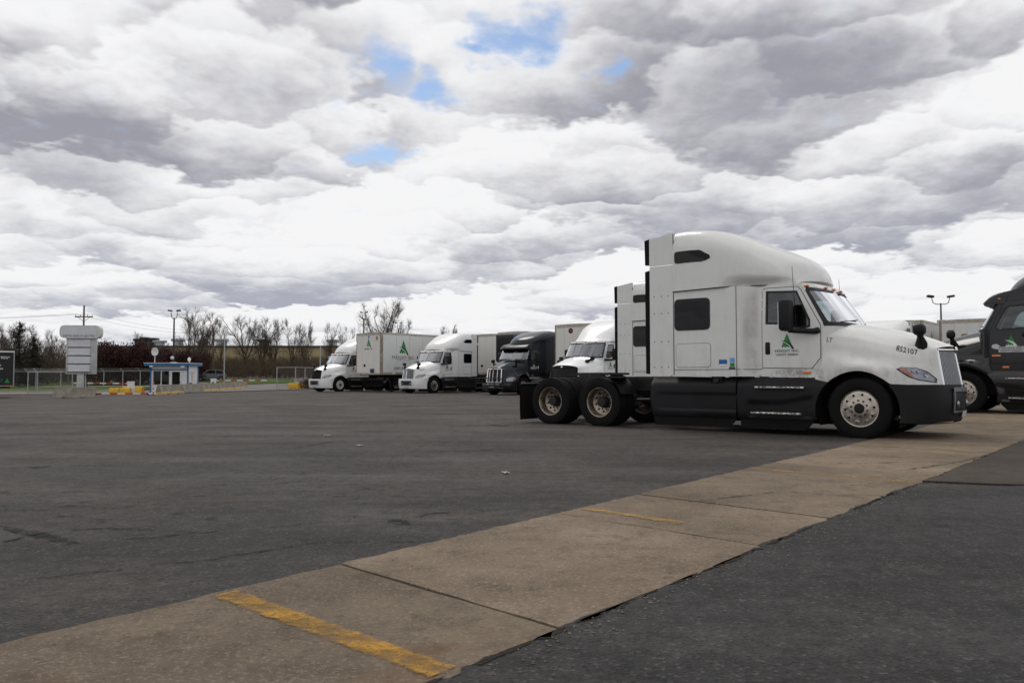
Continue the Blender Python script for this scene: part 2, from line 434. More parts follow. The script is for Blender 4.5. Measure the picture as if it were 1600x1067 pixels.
def glass(name, tint, refl=1.0, trans=.8):
    mt = bpy.data.materials.new(name); t = NT(mt)
    tr = t.n('ShaderNodeBsdfTransparent'); tr.inputs[0].default_value = (*[c * trans for c in tint], 1)
    gl = t.n('ShaderNodeBsdfGlossy'); gl.inputs['Roughness'].default_value = .02; gl.inputs['Color'].default_value = (.95, .97, 1, 1)
    fr = t.n('ShaderNodeFresnel'); fr.inputs[0].default_value = 1.55
    f = t.math('MULTIPLY', fr.outputs[0], refl); mx = t.n('ShaderNodeMixShader'); t.L.new(f, mx.inputs[0]); t.L.new(tr.outputs[0], mx.inputs[1]); t.L.new(gl.outputs[0], mx.inputs[2])
    t.L.new(mx.outputs[0], t.out.inputs[0]); return mt
M_glass = glass('windscreen_glass', (.80, .95, .92), 4.2, .88)
M_sideglass = glass('side_glass', (.70, .80, .80), 1.6, .55)
M_tint = simple('tinted_glass', (.004, .004, .005), .03, 0, .28, 0, 0)
M_lens = glass('clear_lens', (.95, .97, 1), 1.3, .92)
def concrete(name, a, b, stain=(.16, .085, .04), sc=1.0, spec=.2):
    mt = bpy.data.materials.new(name); t = NT(mt)
    big = t.noise(.55 * sc, 7, .62); mid = t.noise(4 * sc, 8, .7); fin = t.noise(60 * sc, 4, .7); agg = t.voro(95 * sc)
    c = t.mix(t.ramp(big, .32, .68), a, b)
    c = t.mix(t.ramp(mid, .46, .70, 0, .6), c, [x * .55 for x in a])
    c = t.mix(t.ramp(t.noise(14 * sc, 6, .75), .56, .70, 0, .55), c, [x * .5 for x in a])
    c = t.mix(t.ramp(t.noise(9 * sc, 5, .7, t.mapping((1, 1, 1), (3, 9, 0))), .62, .72, 0, .4), c, [min(1, x * 1.35) for x in b])
    c = t.mix(t.ramp(fin, .50, .72, 0, .7), c, [min(1, x * 1.6) for x in b])
    c = t.mix(t.ramp(t.noise(34 * sc, 5, .75, t.mapping((1, 1, 1), (1, 4, 2))), .55, .68, 0, .6), c, [x * .45 for x in a])
    c = t.mix(t.ramp(agg, .02, .16, .55, 0), c, [x * .45 for x in a])
    rs = t.math('MULTIPLY', t.ramp(t.noise(1.1 * sc, 5, .6, t.mapping((1, 1, 1), (11, 3, 0))), .62, .74), t.ramp(mid, .35, .6))
    c = t.mix(t.math('MULTIPLY', rs, .55), c, stain)
    oi = t.n('ShaderNodeObjectInfo'); q = t.n('ShaderNodeHueSaturation'); t.L.new(t.ramp(oi.outputs['Random'], 0, 1, .80, 1.12), q.inputs['Value']); t.L.new(c, q.inputs['Color']); c = q.outputs[0]
    h = t.math('ADD', t.math('MULTIPLY', fin, .5), t.math('MULTIPLY', mid, .6))
    t.bsdf(c, .88, 0, spec, t.bump(h, .5, .012)); MATS[name] = mt; return mt
M_conc = concrete('slab_concrete', (.118, .090, .064), (.212, .166, .120))
M_conc2 = concrete('dirty_concrete', (.050, .041, .034), (.085, .069, .056))
M_jersey = concrete('barrier_concrete', (.27, .245, .205), (.36, .33, .28), (.2, .15, .1), .8)
def asphalt(name, dark, light, warm, near=None):
    mt = bpy.data.materials.new(name); t = NT(mt); x, y, z = t.xyz()
    big = t.noise(.09, 7, .62); mid = t.noise(.55, 9, .68)
    lane = t.noise(.30, 7, .62, t.mapping((1, 3.6, 1), (0, 0, 0), (0, 0, R(-38)))); lane2 = t.noise(.22, 7, .62, t.mapping((1, 4.2, 1), (7, 1, 0), (0, 0, R(8))))
    agg = t.voro(70, out='Color'); aggd = t.voro(70); fin = t.noise(140, 3, .7); ag = t.n('ShaderNodeSeparateColor'); t.L.new(agg, ag.inputs[0])
    c = t.mix(t.ramp(mid, .30, .70), dark, light)
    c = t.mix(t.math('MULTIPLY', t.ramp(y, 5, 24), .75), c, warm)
    c = t.mix(t.ramp(big, .36, .62, 0, .6), c, [v * 1.3 for v in warm])
    c = t.mix(t.ramp(t.noise(.28, 5, .6, t.mapping((1, 1, 1), (31, 17, 0))), .52, .64, 0, .55), c, [v * .8 for v in dark])
    c = t.mix(t.ramp(t.noise(.34, 6, .62, t.mapping((1, 1, 1), (3, 47, 0))), .54, .66, 0, .5), c, [v * 1.35 for v in warm])
    c = t.mix(t.ramp(lane, .42, .66, 0, .65), c, [v * .75 for v in dark])
    c = t.mix(t.ramp(lane2, .47, .68, 0, .6), c, [v * 1.4 for v in warm])
    c = t.mix(t.ramp(t.noise(2.2, 9, .74, t.mapping((1, 1.6, 1), (5, 2, 0))), .56, .74, 0, .55), c, [v * .55 for v in dark])
    rs = t.ramp(t.noise(.9, 6, .66, t.mapping((1, 1.4, 1), (21, 8, 0))), .63, .75, 0, .5); c = t.mix(rs, c, (.115, .082, .060))
    c = t.mix(t.ramp(ag.outputs[0], .80, .99, 0, .5), c, (.135, .125, .115))
    c = t.mix(t.ramp(ag.outputs[1], .0, .40, .6, 0), c, [v * .35 for v in dark])
    c = t.mix(t.ramp(t.noise(7, 7, .75), .40, .66, 0, .65), c, [v * .55 for v in dark])
    c = t.mix(t.ramp(t.noise(26, 5, .75), .54, .72, 0, .45), c, [v * 1.5 for v in warm])
    h = t.math('ADD', t.math('MULTIPLY', aggd, .8), t.math('MULTIPLY', fin, .35))
    t.bsdf(c, t.ramp(mid, .3, .7, .70, .92), 0, .25, t.bump(h, .6, .012)); MATS[name] = mt; return mt
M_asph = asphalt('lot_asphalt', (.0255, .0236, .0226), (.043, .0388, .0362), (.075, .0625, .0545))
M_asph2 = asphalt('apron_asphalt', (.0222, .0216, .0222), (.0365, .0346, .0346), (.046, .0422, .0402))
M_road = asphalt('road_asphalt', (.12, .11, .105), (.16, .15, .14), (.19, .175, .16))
def crackmat(name, col, lo, hi):
    mt = bpy.data.materials.new(name); t = NT(mt); a = t.math('MULTIPLY', t.ramp(t.noise(7, 8, .75), lo, hi), t.ramp(t.noise(45, 3, .7), .3, .55, .4, 1)); t.bsdf(col, .85, 0, .2, None, 0, a); return mt
M_tar = crackmat('tar_seal', (.014, .014, .014), .38, .62)
M_scrub = crackmat('tyre_scrub', (.016, .0155, .015), .52, .80)
M_crack = crackmat('dirty_crack', (.030, .024, .019), .42, .66)
def grassmat():
    mt = bpy.data.materials.new('grass_ground'); t = NT(mt)
    c = t.mix(t.ramp(t.noise(.25, 8, .65), .35, .65), (.045, .085, .018), (.085, .115, .032))
    c = t.mix(t.ramp(t.noise(9, 6, .7), .5, .8, 0, .6), c, (.11, .095, .05)); t.bsdf(c, .95, 0, .1, t.bump(t.noise(12, 5), .8, .1)); return mt
M_grass = grassmat()
def worn(name, col, lo, hi, edge=.75):
    """thin paint worn through to the slab: patchy, with feathered edges"""
    mt = bpy.data.materials.new(name); t = NT(mt)
    at_ = t.n('ShaderNodeAttribute', attribute_name='across').outputs['Fac']
    nz = t.noise(5, 9, .74); f2 = t.noise(60, 4, .75); f3 = t.noise(22, 5, .7)
    ed = t.math('SUBTRACT', 1.0, t.ramp(t.math('ADD', at_, t.math('MULTIPLY', t.math('SUBTRACT', f3, .5), 1.3)), edge - .15, edge + .35))
    a = t.math('MULTIPLY', t.math('MULTIPLY', t.ramp(nz, lo, hi, .25, 1), t.ramp(f2, .34, .50, .35, 1)), ed); c = t.mix(t.ramp(f2, .4, .7), col, [v * .72 for v in col])
    t.bsdf(c, .85, 0, .2, None, 0, a); return mt
M_line = worn('worn_yellow_paint', (.46, .25, .045), .38, .62)
M_line2 = worn('faded_yellow_paint', (.44, .26, .07), .42, .68, .65)
M_line3 = worn('ghost_yellow_paint', (.36, .24, .09), .48, .75, .55)
# ------------------------------------------------------------------ wheels (built once, shared)
def hole_ring(mb, r0, r1, prof, nh, rh, rc, back, n=60):
    """annulus r0..r1 with nh round holes of radius rh on circle rc; prof(r) = axial position"""
    outer = [(r1 * math.cos(2 * math.pi * k / n), r1 * math.sin(2 * math.pi * k / n)) for k in range(n)]
    inner = [(r0 * math.cos(2 * math.pi * k / 30), r0 * math.sin(2 * math.pi * k / 30)) for k in range(30)]
    holes = [inner]
    for h in range(nh):
        a = 2 * math.pi * (h + .5) / nh; cx, cy = rc * math.cos(a), rc * math.sin(a)
        holes.append([(cx + rh * math.cos(2 * math.pi * k / 12), cy + rh * math.sin(2 * math.pi * k / 12)) for k in range(12)])
    co, fs = tri2d(outer, holes, .06)
    mb.add([(x, prof(math.hypot(x, y)), y) for x, y in co], fs)
    for h in holes[1:]:
        m = len(h); vs = [(x, prof(math.hypot(x, y)), y) for x, y in h] + [(x, prof(math.hypot(x, y)) - back, y) for x, y in h]
        mb.add(vs, [(i, (i + 1) % m, (i + 1) % m + m, i + m) for i in range(m)])
TR = 0.51
def tyre_mesh():
    mb = MB(); w = .135; R0 = TR
    prof = [(-w * .78, .30), (-w * .98, .325), (-w * 1.06, .40), (-w * 1.03, .455), (-w * .93, R0 - .022), (-w * .84, R0 - .004)]
    for g in (-.5, 0, .5):
        c = g * w; prof += [(c - .012, R0), (c - .010, R0 - .014), (c + .010, R0 - .014), (c + .012, R0)]
    prof += [(w * .84, R0 - .004), (w * .93, R0 - .022), (w * 1.03, .455), (w * 1.06, .40), (w * 1.045, .385), (w * 1.06, .37), (w * .98, .325), (w * .78, .30)]
    mb.lathe(prof, 56)
    for k in range(56):                                  # shoulder lugs
        a = 2 * math.pi * (k + .5) / 56
        for s in (-1, 1):
            M = Matrix.Rotation(a, 4, 'Y') @ Matrix.Translation((R0 - .012, s * w * .90, 0)); mb.box(-.010, .010, -.010, .010, -.012, .012, M)
    return mb.mesh('tyre', M_rubber, 40)
def front_rim_mesh(mat):
    mb = MB(); w = .135
    mb.lathe([(-w * .8, .295), (w * .72, .292), (w * .86, .312), (w * .90, .308), (w * .88, .296), (w * .80, .288)], 48)
    prof = lambda r: w * .80 + .030 * (1 - sstep(.17, .285, r)) - .02 * sstep(.14, .19, r) * (1 - sstep(.19, .24, r))
    hole_ring(mb, .085, .288, prof, 10, .021, .232, .05)
    mb.lathe([(prof(.085), .085), (prof(.085) - .03, .083)], 30)
    return mb.mesh('rim', mat, 40)
def nut_mesh(nr=.016, h=.035):
    mb = MB(); mb.lathe([(0, nr), (h * .8, nr), (h, nr * .6), (h, .001)], 6); return mb.mesh('lug_nut', M_darksteel, 30)
def nuts(o, rad, ax):
    for k in range(10):
        a = 2 * math.pi * k / 10; link_mesh('lug_nut', NUT, o, (rad * math.cos(a), ax, rad * math.sin(a)))
def hub_front():
    mb = MB(); mb.lathe([(.02, .088), (.13, .086), (.155, .075), (.16, .02), (.16, .001)], 24); return mb.mesh('hub', M_blackpl, 35)
def rear_rim_mesh(mat):
    mb = MB(); w = .135
    mb.lathe([(-w * .8, .295), (w * .72, .292), (w * .88, .312), (w * .93, .309), (w * .90, .294), (w * .70, .278), (w * .2, .268), (-w * .35, .262)], 48)
    prof = lambda r: -w * .35 - .05 * (1 - sstep(.15, .26, r))
    hole_ring(mb, .11, .262, prof, 10, .023, .205, .03)
    return mb.mesh('rim', mat, 40)
def hub_rear():
    mb = MB(); mb.lathe([(-.12, .125), (-.04, .12), (.00, .105), (.045, .10), (.06, .085), (.065, .001)], 24); return mb.mesh('hub', M_frame, 35)
def drum_mesh():
    mb = MB(); mb.lathe([(-.16, .001), (-.16, .21), (-.06, .215), (-.05, .20), (-.05, .001)], 28); return mb.mesh('brake_drum', M_frame, 40)
TYRE = tyre_mesh(); DRUM = drum_mesh(); HUBF = hub_front(); HUBR = hub_rear()
NUT = nut_mesh()
RIMF = front_rim_mesh(M_alu); RIMF_W = front_rim_mesh(M_steelw); RIMR = rear_rim_mesh(M_aluw)
def wheel(root, t, y, kind, rimf, spin):
    s = 1 if y > 0 else -1
    o = link_mesh('wheel', TYRE, root, (t, y, TR - .012), (0, spin, 0 if s > 0 else math.pi))
    o.name = 'wheel'
    if kind == 'front':
        for nme, me in (('rim', rimf), ('hub', HUBF), ('brake_drum', DRUM)): link_mesh(nme, me, o)
        nuts(o, .135, .128)
    elif kind == 'rear':
        for nme, me in (('rim', RIMR), ('hub', HUBR)): link_mesh(nme, me, o)
        nuts(o, .150, -.10)
    else: link_mesh('rim', RIMR, o, None, (0, 0, math.pi))
    return o
# ------------------------------------------------------------------ company mark: green triangle with a road and peaks
def mark2d():
    tri = [(-.50, 0), (.50, 0), (.03, 1.05), (-.03, 1.05)]
    peaks = [(-.52, -.03), (-.44, .14), (-.36, .05), (-.24, .17), (-.12, .05), (0, .17), (.12, .05), (.22, .13), (.30, -.03)]
    road = [(-.52, .60), (-.20, .50), (.05, .38), (.26, .20), (.36, 0), (.56, 0), (.42, .22), (.18, .42), (-.10, .55)]
    edge = [(-.56, .58), (-.20, .455), (.02, .34), (.20, .18), (.28, -.02), (.38, -.02), (.28, .21), (.07, .40), (-.20, .53)]
    return [(tri, 0), (peaks, 1), (edge, 1), (road, 2)]
def put_mark(root, name, f2, c, h, lines, off=.006, dark=None, mats=None, out=None):
    """f2(a,b) is a surface; c the centre of the mark's base in its coordinates; lines: (text, size, dy, bold, spacing, mat index)"""
    mb = MB(); sgn = c[2] if len(c) > 2 else 1; texts = []
    lay = 0
    for poly, mi in mark2d():
        mb.m = mi; pts = [(c[0] + sgn * x * h * .92, c[1] + y * h) for x, y in poly]
        co, fs = tri2d(pts, (), max(.05, h * .3)); vs = []
        for a, b in co:
            n = nrm(f2, a, b)
            if out is not None: n = n if n.dot(Vector(out)) > 0 else -n
            elif n.y < 0: n = -n
            vs.append(Vector(f2(a, b)) + n * (off + lay * .0015))
        mb.add(vs, fs); lay += 1
    for (s, size, dy, bold, spc, mi) in lines:
        co, fs = text2d(s, size, bold, spc); vs = []
        for x, y in co:
            a, b = c[0] + sgn * x, c[1] + dy + y; n = nrm(f2, a, b)
            if out is not None: n = n if n.dot(Vector(out)) > 0 else -n
            elif n.y < 0: n = -n
            vs.append(Vector(f2(a, b)) + n * (off + .004))
        xs = sorted(set(round(x, 5) for x, y in co)); cut = None
        if ' ' in s: g_ = max(zip(xs, xs[1:]), key=lambda q: q[1] - q[0]); cut = (g_[0] + g_[1]) / 2
        for part in ((0, 1) if cut is not None else (0,)):                     # each word is a piece of its own
            ff_ = [f for f in fs if cut is None or (co[f[0]][0] > cut) == bool(part)]; use = sorted({i for f in ff_ for i in f}); mp = {i: k for k, i in enumerate(use)}
            tb = MB(); tb.m = mi; tb.add([vs[i] for i in use], [[mp[i] for i in f] for f in ff_]); texts.append(tb)
    return mb, mats or [M_green, M_wprint, M_black, M_grey], texts
def flip_side(mb, side):
    if side < 0: mb.v = [(x, -y, z) for x, y, z in mb.v]
    return mb
def fix_text_side(f, side):
    """text must read left to right when seen from outside: on the right-hand side (side -1) +x of the truck runs left to right"""
    return f

# ------------------------------------------------------------------ tractor builder
def cr(ctrl, v):
    """Catmull-Rom through control points, v in 0..1"""
    n = len(ctrl) - 1; s = v * n; i = min(int(s), n - 1); t = s - i
    g = lambda k: ctrl[max(0, min(n, k))]
    p0, p1, p2, p3 = g(i - 1), g(i), g(i + 1), g(i + 2)
    return tuple(.5 * ((2 * b) + (-a + c) * t + (2 * a - 5 * b + 4 * c - d) * t * t + (-a + 3 * b - 3 * c + d) * t ** 3) for a, b, c, d in zip(p0, p1, p2, p3))
LT = dict(
    tc=[(.9, -.62), (1.95, -.62), (2.6, -.97), (2.8, -1.08)], tf=[(.9, -.36), (1.95, -.27), (2.62, -.76), (2.8, -.90)], ex=.78,
    w=lambda t, z: lerp(1.2, 1.085, sstep(-2.16, -1.72, t)) - .05 * sstep(-2.1, -1.7, t) * sstep(1.9, 2.8, z),
    tr=-3.44, zb=1.035, zs=[(-3.44, 2.69), (-2.2, 2.715), (-.8, 2.70)],
    ws=(1.955, 2.60), door=[(-1.70, 1.195), (-.81, 1.18), (-.66, 1.37), (-.655, 1.93), (-1.005, 2.58), (-1.06, 2.635), (-1.66, 2.64), (-1.70, 2.60)],
    dwin=[(-1.62, 2.0), (-1.30, 1.985), (-1.2, 1.93), (-.93, 1.90), (-.845, 1.92), (-.845, 2.03), (-1.08, 2.55), (-1.62, 2.575)],
    sleep_win=[(-3.405, 1.94), (-2.69, 1.94), (-2.69, 2.52), (-3.405, 2.52)], roof_win=[(-3.40, 3.23), (-2.76, 3.23), (-2.64, 3.28), (-2.66, 3.34), (-2.86, 3.46), (-3.40, 3.46)],
    locker=[(-3.39, 1.215), (-2.67, 1.215), (-2.67, 1.665), (-3.39, 1.665)],
    rz=[(-3.5, 3.90), (-3.2, 3.92), (-2.7, 3.88), (-2.3, 3.77), (-1.7, 3.505), (-1.30, 3.315), (-1.06, 3.165), (-.94, 3.03), (-.87, 2.89), (-.845, 2.78)],
    rw=[(-3.5, 1.2), (-2.2, 1.2), (-1.6, 1.15), (-1.1, 1.03), (-.95, .95), (-.845, .90)], re=[(-3.5, .20), (-2.9, .28), (-2.4, .40), (-1.2, .60), (-.845, .72)],
    rf=-.845, rdent=.10, rshear=.26,
    rear=lambda y, z: -.27 - .35 * min(1, (y / 1.09) ** 2) - .15 * sstep(1.37, .9, z),
    front=lambda y, z: 1.22 + .11 * (1.5 - z) / .64 - .56 * (abs(y) / 1.2) ** 1.3,
    hood=[(0, [(1.11, .925), (1.125, 1.30), (1.10, 1.50), (1.085, 1.68), (1.01, 1.87), (.60, 1.96), (0, 1.98)]),
          (.35, [(1.20, .925), (1.205, 1.235), (1.09, 1.40), (1.035, 1.60), (.90, 1.77), (.48, 1.87), (0, 1.885)]),
          (.65, [(1.165, .92), (1.155, 1.17), (1.015, 1.32), (.955, 1.49), (.78, 1.65), (.42, 1.745), (0, 1.765)]),
          (.85, [(.945, .90), (.925, 1.11), (.845, 1.26), (.785, 1.40), (.64, 1.55), (.35, 1.635), (0, 1.65)]),
          (1, [(.52, .865), (.515, 1.08), (.51, 1.24), (.505, 1.37), (.48, 1.495), (.26, 1.535), (0, 1.545)])],
    arch=(-.05, .44, .69), bump=[(.75, 1.175), (.95, 1.06), (1.12, .85), (1.24, .55), (1.30, .28), (1.32, 0)], bz=(.28, .90),
    gy=(.475, .50), gz=(.87, 1.475), grille='bars',
    head=[(.807, .197), (.826, .232), (.891, .239), (.933, .193), (.969, .101), (.966, .067), (.909, .085), (.873, .110)],
    amber=[(.807, .197), (.826, .226), (.845, .215), (.878, .140), (.890, .097), (.873, .110)],
    axles=(0, -5.2, -6.48))
def surf_cab(P):
    def f(p, z):
        tc = tabl(P['tc'], z)
        if p <= 0:
            t = tc + p; return (t, P['w'](t, z), z)
        tf = tabl(P['tf'], z); a = clamp(p, 0, 1.02) * math.pi / 2; e = P['ex']
        return (tc + (tf - tc) * max(0, math.sin(a)) ** e, P['w'](tc, z) * max(0, math.cos(a)) ** e if p < 1 else -(p - 1), z)
    return f
def surf_side(P):
    return lambda t, z: (t, P['w'](t, z), z)
def surf_hood(P):
    H = P['hood']; ax, az, ar = P['arch']; nC = len(H[0][1])
    tabsY = [[(q, c[k][0]) for q, c in H] for k in range(nC)]; tabsZ = [[(q, c[k][1]) for q, c in H] for k in range(nC)]
    def ctrl(q):
        C = [[tabs(tabsY[k], q), tabs(tabsZ[k], q)] for k in range(nC)]
        y0 = C[0][0]; t = lerp(P['rear'](y0, C[0][1]), P['front'](y0, C[0][1]), q)
        if abs(t - ax) < ar:
            zl = az + math.sqrt(ar * ar - (t - ax) ** 2)
            if zl > C[0][1]: C[0][1] = zl; C[1][1] = max(C[1][1], zl + .10)
        return C
    cache = {}
    def f(q, v):
        k = round(q, 5)
        if k not in cache: cache[k] = [tuple(c) for c in ctrl(clamp(q, -.02, 1.02))]
        y, z = cr(cache[k], clamp(v, 0, 1)); cz = P.get('hcrease', 0)
        if cz: vc = P.get('vcrease', .49); y -= cz * sstep(vc - .006, vc + .016, v) * sstep(1.0, .85, q) * sstep(1, .75, v)
        y = max(0, y)
        return (lerp(P['rear'](y, z), P['front'](y, z), q), y, z)
    return f
def surf_roof(P):
    def f(t, v):
        zs = tabl(P['zs'], t); zt = tabs(P['rz'], t); w = tabs(P['rw'], t); e = tabs(P['re'], t); a = clamp(v) * math.pi / 2
        ca, sa = max(0, math.cos(a)), max(0, math.sin(a)); nn = 2 / e; rr = (ca ** nn + sa ** nn) ** (-1 / nn); y = w * ca * rr; z = zs + (zt - zs) * sa * rr
        k = sstep(-2.5, -1.9, t); y -= P['rdent'] * k * (1 - sstep(0, .17, z - zs)) * (1 - .5 * sstep(-1.2, -.8, t))
        y += .030 * sstep(0, .04, (tabl(P.get('crease', [(-9, 0)]), t)) - z) if 'crease' in P else 0
        ts = t - P['rshear'] * sstep(-2.4, P['rf'], t) * (y / .9) ** 2
        return (ts, max(y, 0), z)
    return f
def both(root, name, mat, fn, angle=30):
    """fn(mb, side) fills a mesh; one object each for the two sides"""
    for s in (-1, 1):
        mb = MB(); fn(mb, s); mb.build(name, mat, root, angle, fixn=True)
def P2p(P, poly): return [(t - tabl(P['tc'], z), z) for t, z in poly]
def build_tractor(name, P, S):
    """P: shape tables, S: style (materials and options). Local x forward from the front axle, z up."""
    root = empty(name); body = S['body']; cabf = surf_cab(P); sidef = surf_side(P); hoodf = surf_hood(P); rooff = surf_roof(P)
    tr, zb = P['tr'], P['zb']; w0, w1 = P['ws']; ztop = tabl(P['zs'], -1.0)
    # --- chassis
    mb = MB()
    for s in (-1, 1):
        mb.box(-7.15, .95, s * .43 - .045, s * .43 + .045, .74, 1.0)
    for t in (-7.1, -5.85, -4.5, -3.2, -1.5, .6): mb.box(t - .05, t + .05, -.40, .40, .78, .95)
    mb.box(-4.85, -4.05, -.40, .40, .96, 1.0)
    mb.build('frame', M_frame, root, 30)
    mb = MB()
    for t in P['axles'][1:]: mb.tube([(t, -1.0, .5), (t, 1.0, .5)], .085, 12); mb.ellipsoid((t, 0, .5), (.22, .24, .24))
    mb.tube([(0, -.9, .44), (0, .9, .44)], .065, 10); mb.tube([(-5.2, 0, .5), (-1.5, .05, .62)], .055, 10)
    mb.build('axle', M_frame, root, 40)
    mb = MB()
    for s in (-1, 1):
        for t in P['axles'][1:]:
            mb.box(t - .62, t + .62, s * .52 - .05, s * .52 + .05, .42, .50); mb.tube([(t - .42, s * .52, .5), (t - .42, s * .52, .76)], .11, 12)
    mb.build('suspension', M_frame, root, 40)
    tf5 = (P['axles'][1] + P['axles'][2]) / 2 + .08
    mb = MB(); plate = [(tf5 - .62, -.12), (tf5 - .62, -.34), (tf5 - .30, -.45), (tf5 + .30, -.45), (tf5 + .36, -.36), (tf5 + .36, .36), (tf5 + .30, .45), (tf5 - .30, .45), (tf5 - .62, .34), (tf5 - .62, .12), (tf5 - .12, .04), (tf5 - .12, -.04)]
    mb.prism(plate, 'z', 1.07, 1.12)
    for s in (-1, 1): mb.prism([(tf5 - .3, 1.0), (tf5 + .3, 1.0), (tf5 + .12, 1.07), (tf5 - .12, 1.07)], 'y', s * .40 - .06, s * .40 + .06)
    mb.build('fifth_wheel', M_frame, root, 30)
    mb = MB()
    for k, y in enumerate((-.18, 0, .18)):
        mb.tube([(tr - .15, y, 1.75), (tr - .35, y * 1.4, 1.45 - .05 * k), (tr - .75, y * 1.6, 1.22), (tr - 1.05, y, 1.1)], .016, 6)
    mb.build('air_line', M_blackpl, root, 40)
    # --- wheels
    spin = random.random()
    for s in (-1, 1):
        wheel(root, 0, s * 1.065, 'front', S.get('rim', RIMF), spin + .3 * s)
        for t in P['axles'][1:]:
            wheel(root, t, s * 1.065, 'rear', None, spin + t); wheel(root, t, s * .735, 'inner', None, spin + t)
    for s in (-1, 1):
        mb = MB(); ra = P['axles'][2]; mb.grid(lambda u, v: (ra - .80 - .015 * math.sin(v * 3), s * lerp(.60, 1.23, u), lerp(.07, .86, v)), 4, 6)
        mb.grid(lambda u, v: (ra - .815 - .015 * math.sin(v * 3), s * lerp(.60, 1.23, u), lerp(.07, .86, v)), 4, 6, True)
        mb.build('mudflap', M_rubber, root, 40)
        mb = MB(); mb.tube([(ra - .79, s * .44, .88), (ra - .79, s * 1.24, .87)], .022, 8); mb.build('mudflap_hanger', M_darksteel, root, 40)
        mb = MB(); fa = P['axles'][1]
        mb.grid(lambda u, v: (fa + (TR + .06) * math.cos(lerp(.30, 1.15, v)), s * lerp(.60, 1.23, u), .5 + (TR + .06) * math.sin(lerp(.30, 1.15, v))), 1, 8)
        mb.grid(lambda u, v: (fa + (TR + .075) * math.cos(lerp(.30, 1.15, v)), s * lerp(.60, 1.23, u), .5 + (TR + .075) * math.sin(lerp(.30, 1.15, v))), 1, 8, True)
        mb.box(fa + .24, fa + .64, s * .60 if s > 0 else s * 1.23, s * 1.23 if s > 0 else s * .60, 1.005, 1.03)
        mb.build('quarter_fender', M_blackpl, root, 40)
    # --- cab and sleeper shell
    mb = MB()
    rear = [(tr, z) for z in (2.69, 2.55, 2.4, 2.2, 2.0, 1.95, 1.7, 1.4, zb)]
    for s in (-1, 1):
        ol = P2p(P, [(tr, zb), (-2.4, zb), (-1.8, zb), (-.9, zb - .02)]) + [(0, zb - .02), (1, zb), (1, w0 - .02), (.14, w0 - .03), (.105, w0 + .02), (.12, w1 - .06), (.17, w1 - .01), (1, w1 + .015), (1, ztop)] + \
             [(0, ztop)] + P2p(P, [(t, tabl(P['zs'], t)) for t in (-1.3, -1.7, -2.0, -2.3, -2.8)]) + P2p(P, [(tr, tabl(P['zs'], tr))] + rear[1:-1])
        patch(mb, cabf, ol, [densify(P2p(P, P['dwin']), .1)], 0, 0, .09, s)
    mb.add([(tr, -1.2, zb), (tr, 1.2, zb), (tr, 1.2, 2.69), (tr, -1.2, 2.69)], [(0, 1, 2, 3)])
    vtop = [];
    for t in (tr, -2.8, -2.3, -2.0, -1.7, -1.3): vtop.append((t, P['w'](t, ztop), tabl(P['zs'], t) - .004))
    for p in (0, .2, .4, .6, .8, 1): vtop.append((*cabf(p, ztop)[:2], ztop - .004))
    mb.add(vtop + [(x, -y, z) for x, y, z in vtop[::-1]], [list(range(2 * len(vtop)))])
    mb.add([(tr, -1.15, zb), (-.5, -1.05, zb), (-.5, 1.05, zb), (tr, 1.15, zb)], [(0, 1, 2, 3)])
    mb.build('cab', body, root, 30)
    # --- glass
    mb = MB()
    for s in (-1, 1): patch(mb, cabf, [(.105, w0 - .02), (1.0, w0 - .015), (1.0, w1 + .01), (.17, w1), (.115, w1 - .05)], (), -.008, 0, .09, s)
    ws = mb.build('windscreen', M_glass, root, 30)
    mb = MB()
    for s in (-1, 1): patch(mb, cabf, [(.02, w0 - .04), (1, w0 - .045), (1, w0 + .025), (.19, w0 + .03), (.155, w0 + .06), (.16, w1 - .07), (.21, w1 - .035), (1, w1 - .025), (1, w1 + .02), (.14, w1 + .02), (.035, w1 - .04)], (), .004, 0, .08, s)
    mb.build('windscreen_seal', M_seal, ws, 30)
    mb = MB()
    for s in (-1, 1):
        a = Vector(cabf(.92 if s > 0 else .45, w0 + .03)); b = Vector(cabf(.30 if s > 0 else .98, w0 + .10)); a.x += .02; b.x += .02
        if s < 0: a.y *= -1; b.y *= -1
        mb.tube([a, a.lerp(b, .5), b], .010, 5)
    mb.build('wiper', M_blackpl, ws, 30)
    for s in (-1, 1):
        dwp = P['dwin']
        mb = MB(); patch(mb, sidef, P['door'], [dwp], .007, .010, .09, s); d = mb.build('door', body, root, 30)
        mb = MB(); patch(mb, sidef, grow(P['door'], .011), [grow(P['door'], -.02)], .003, 0, .08, s); mb.build('door_seam', M_seam, d, 30)
        mb = MB(); patch(mb, sidef, grow(dwp, .004), (), -.006, 0, .15, s); wn = mb.build('window', M_sideglass, d, 30)
        mb = MB(); patch(mb, sidef, grow(dwp, .018), [grow(dwp, -.016)], .010, .015, .1, s); mb.build('window_seal', M_seal, d, 30)
        hx0 = P['door'][0][0] + .07; mb = MB(); yy = P['w'](hx0, 1.54)
        mb.rbox(hx0 - .02, hx0 + .075, s * yy - .028, s * yy + .028, 1.43, 1.66, .025); mb.build('handle', S.get('handle', M_blackpl), d, 40)
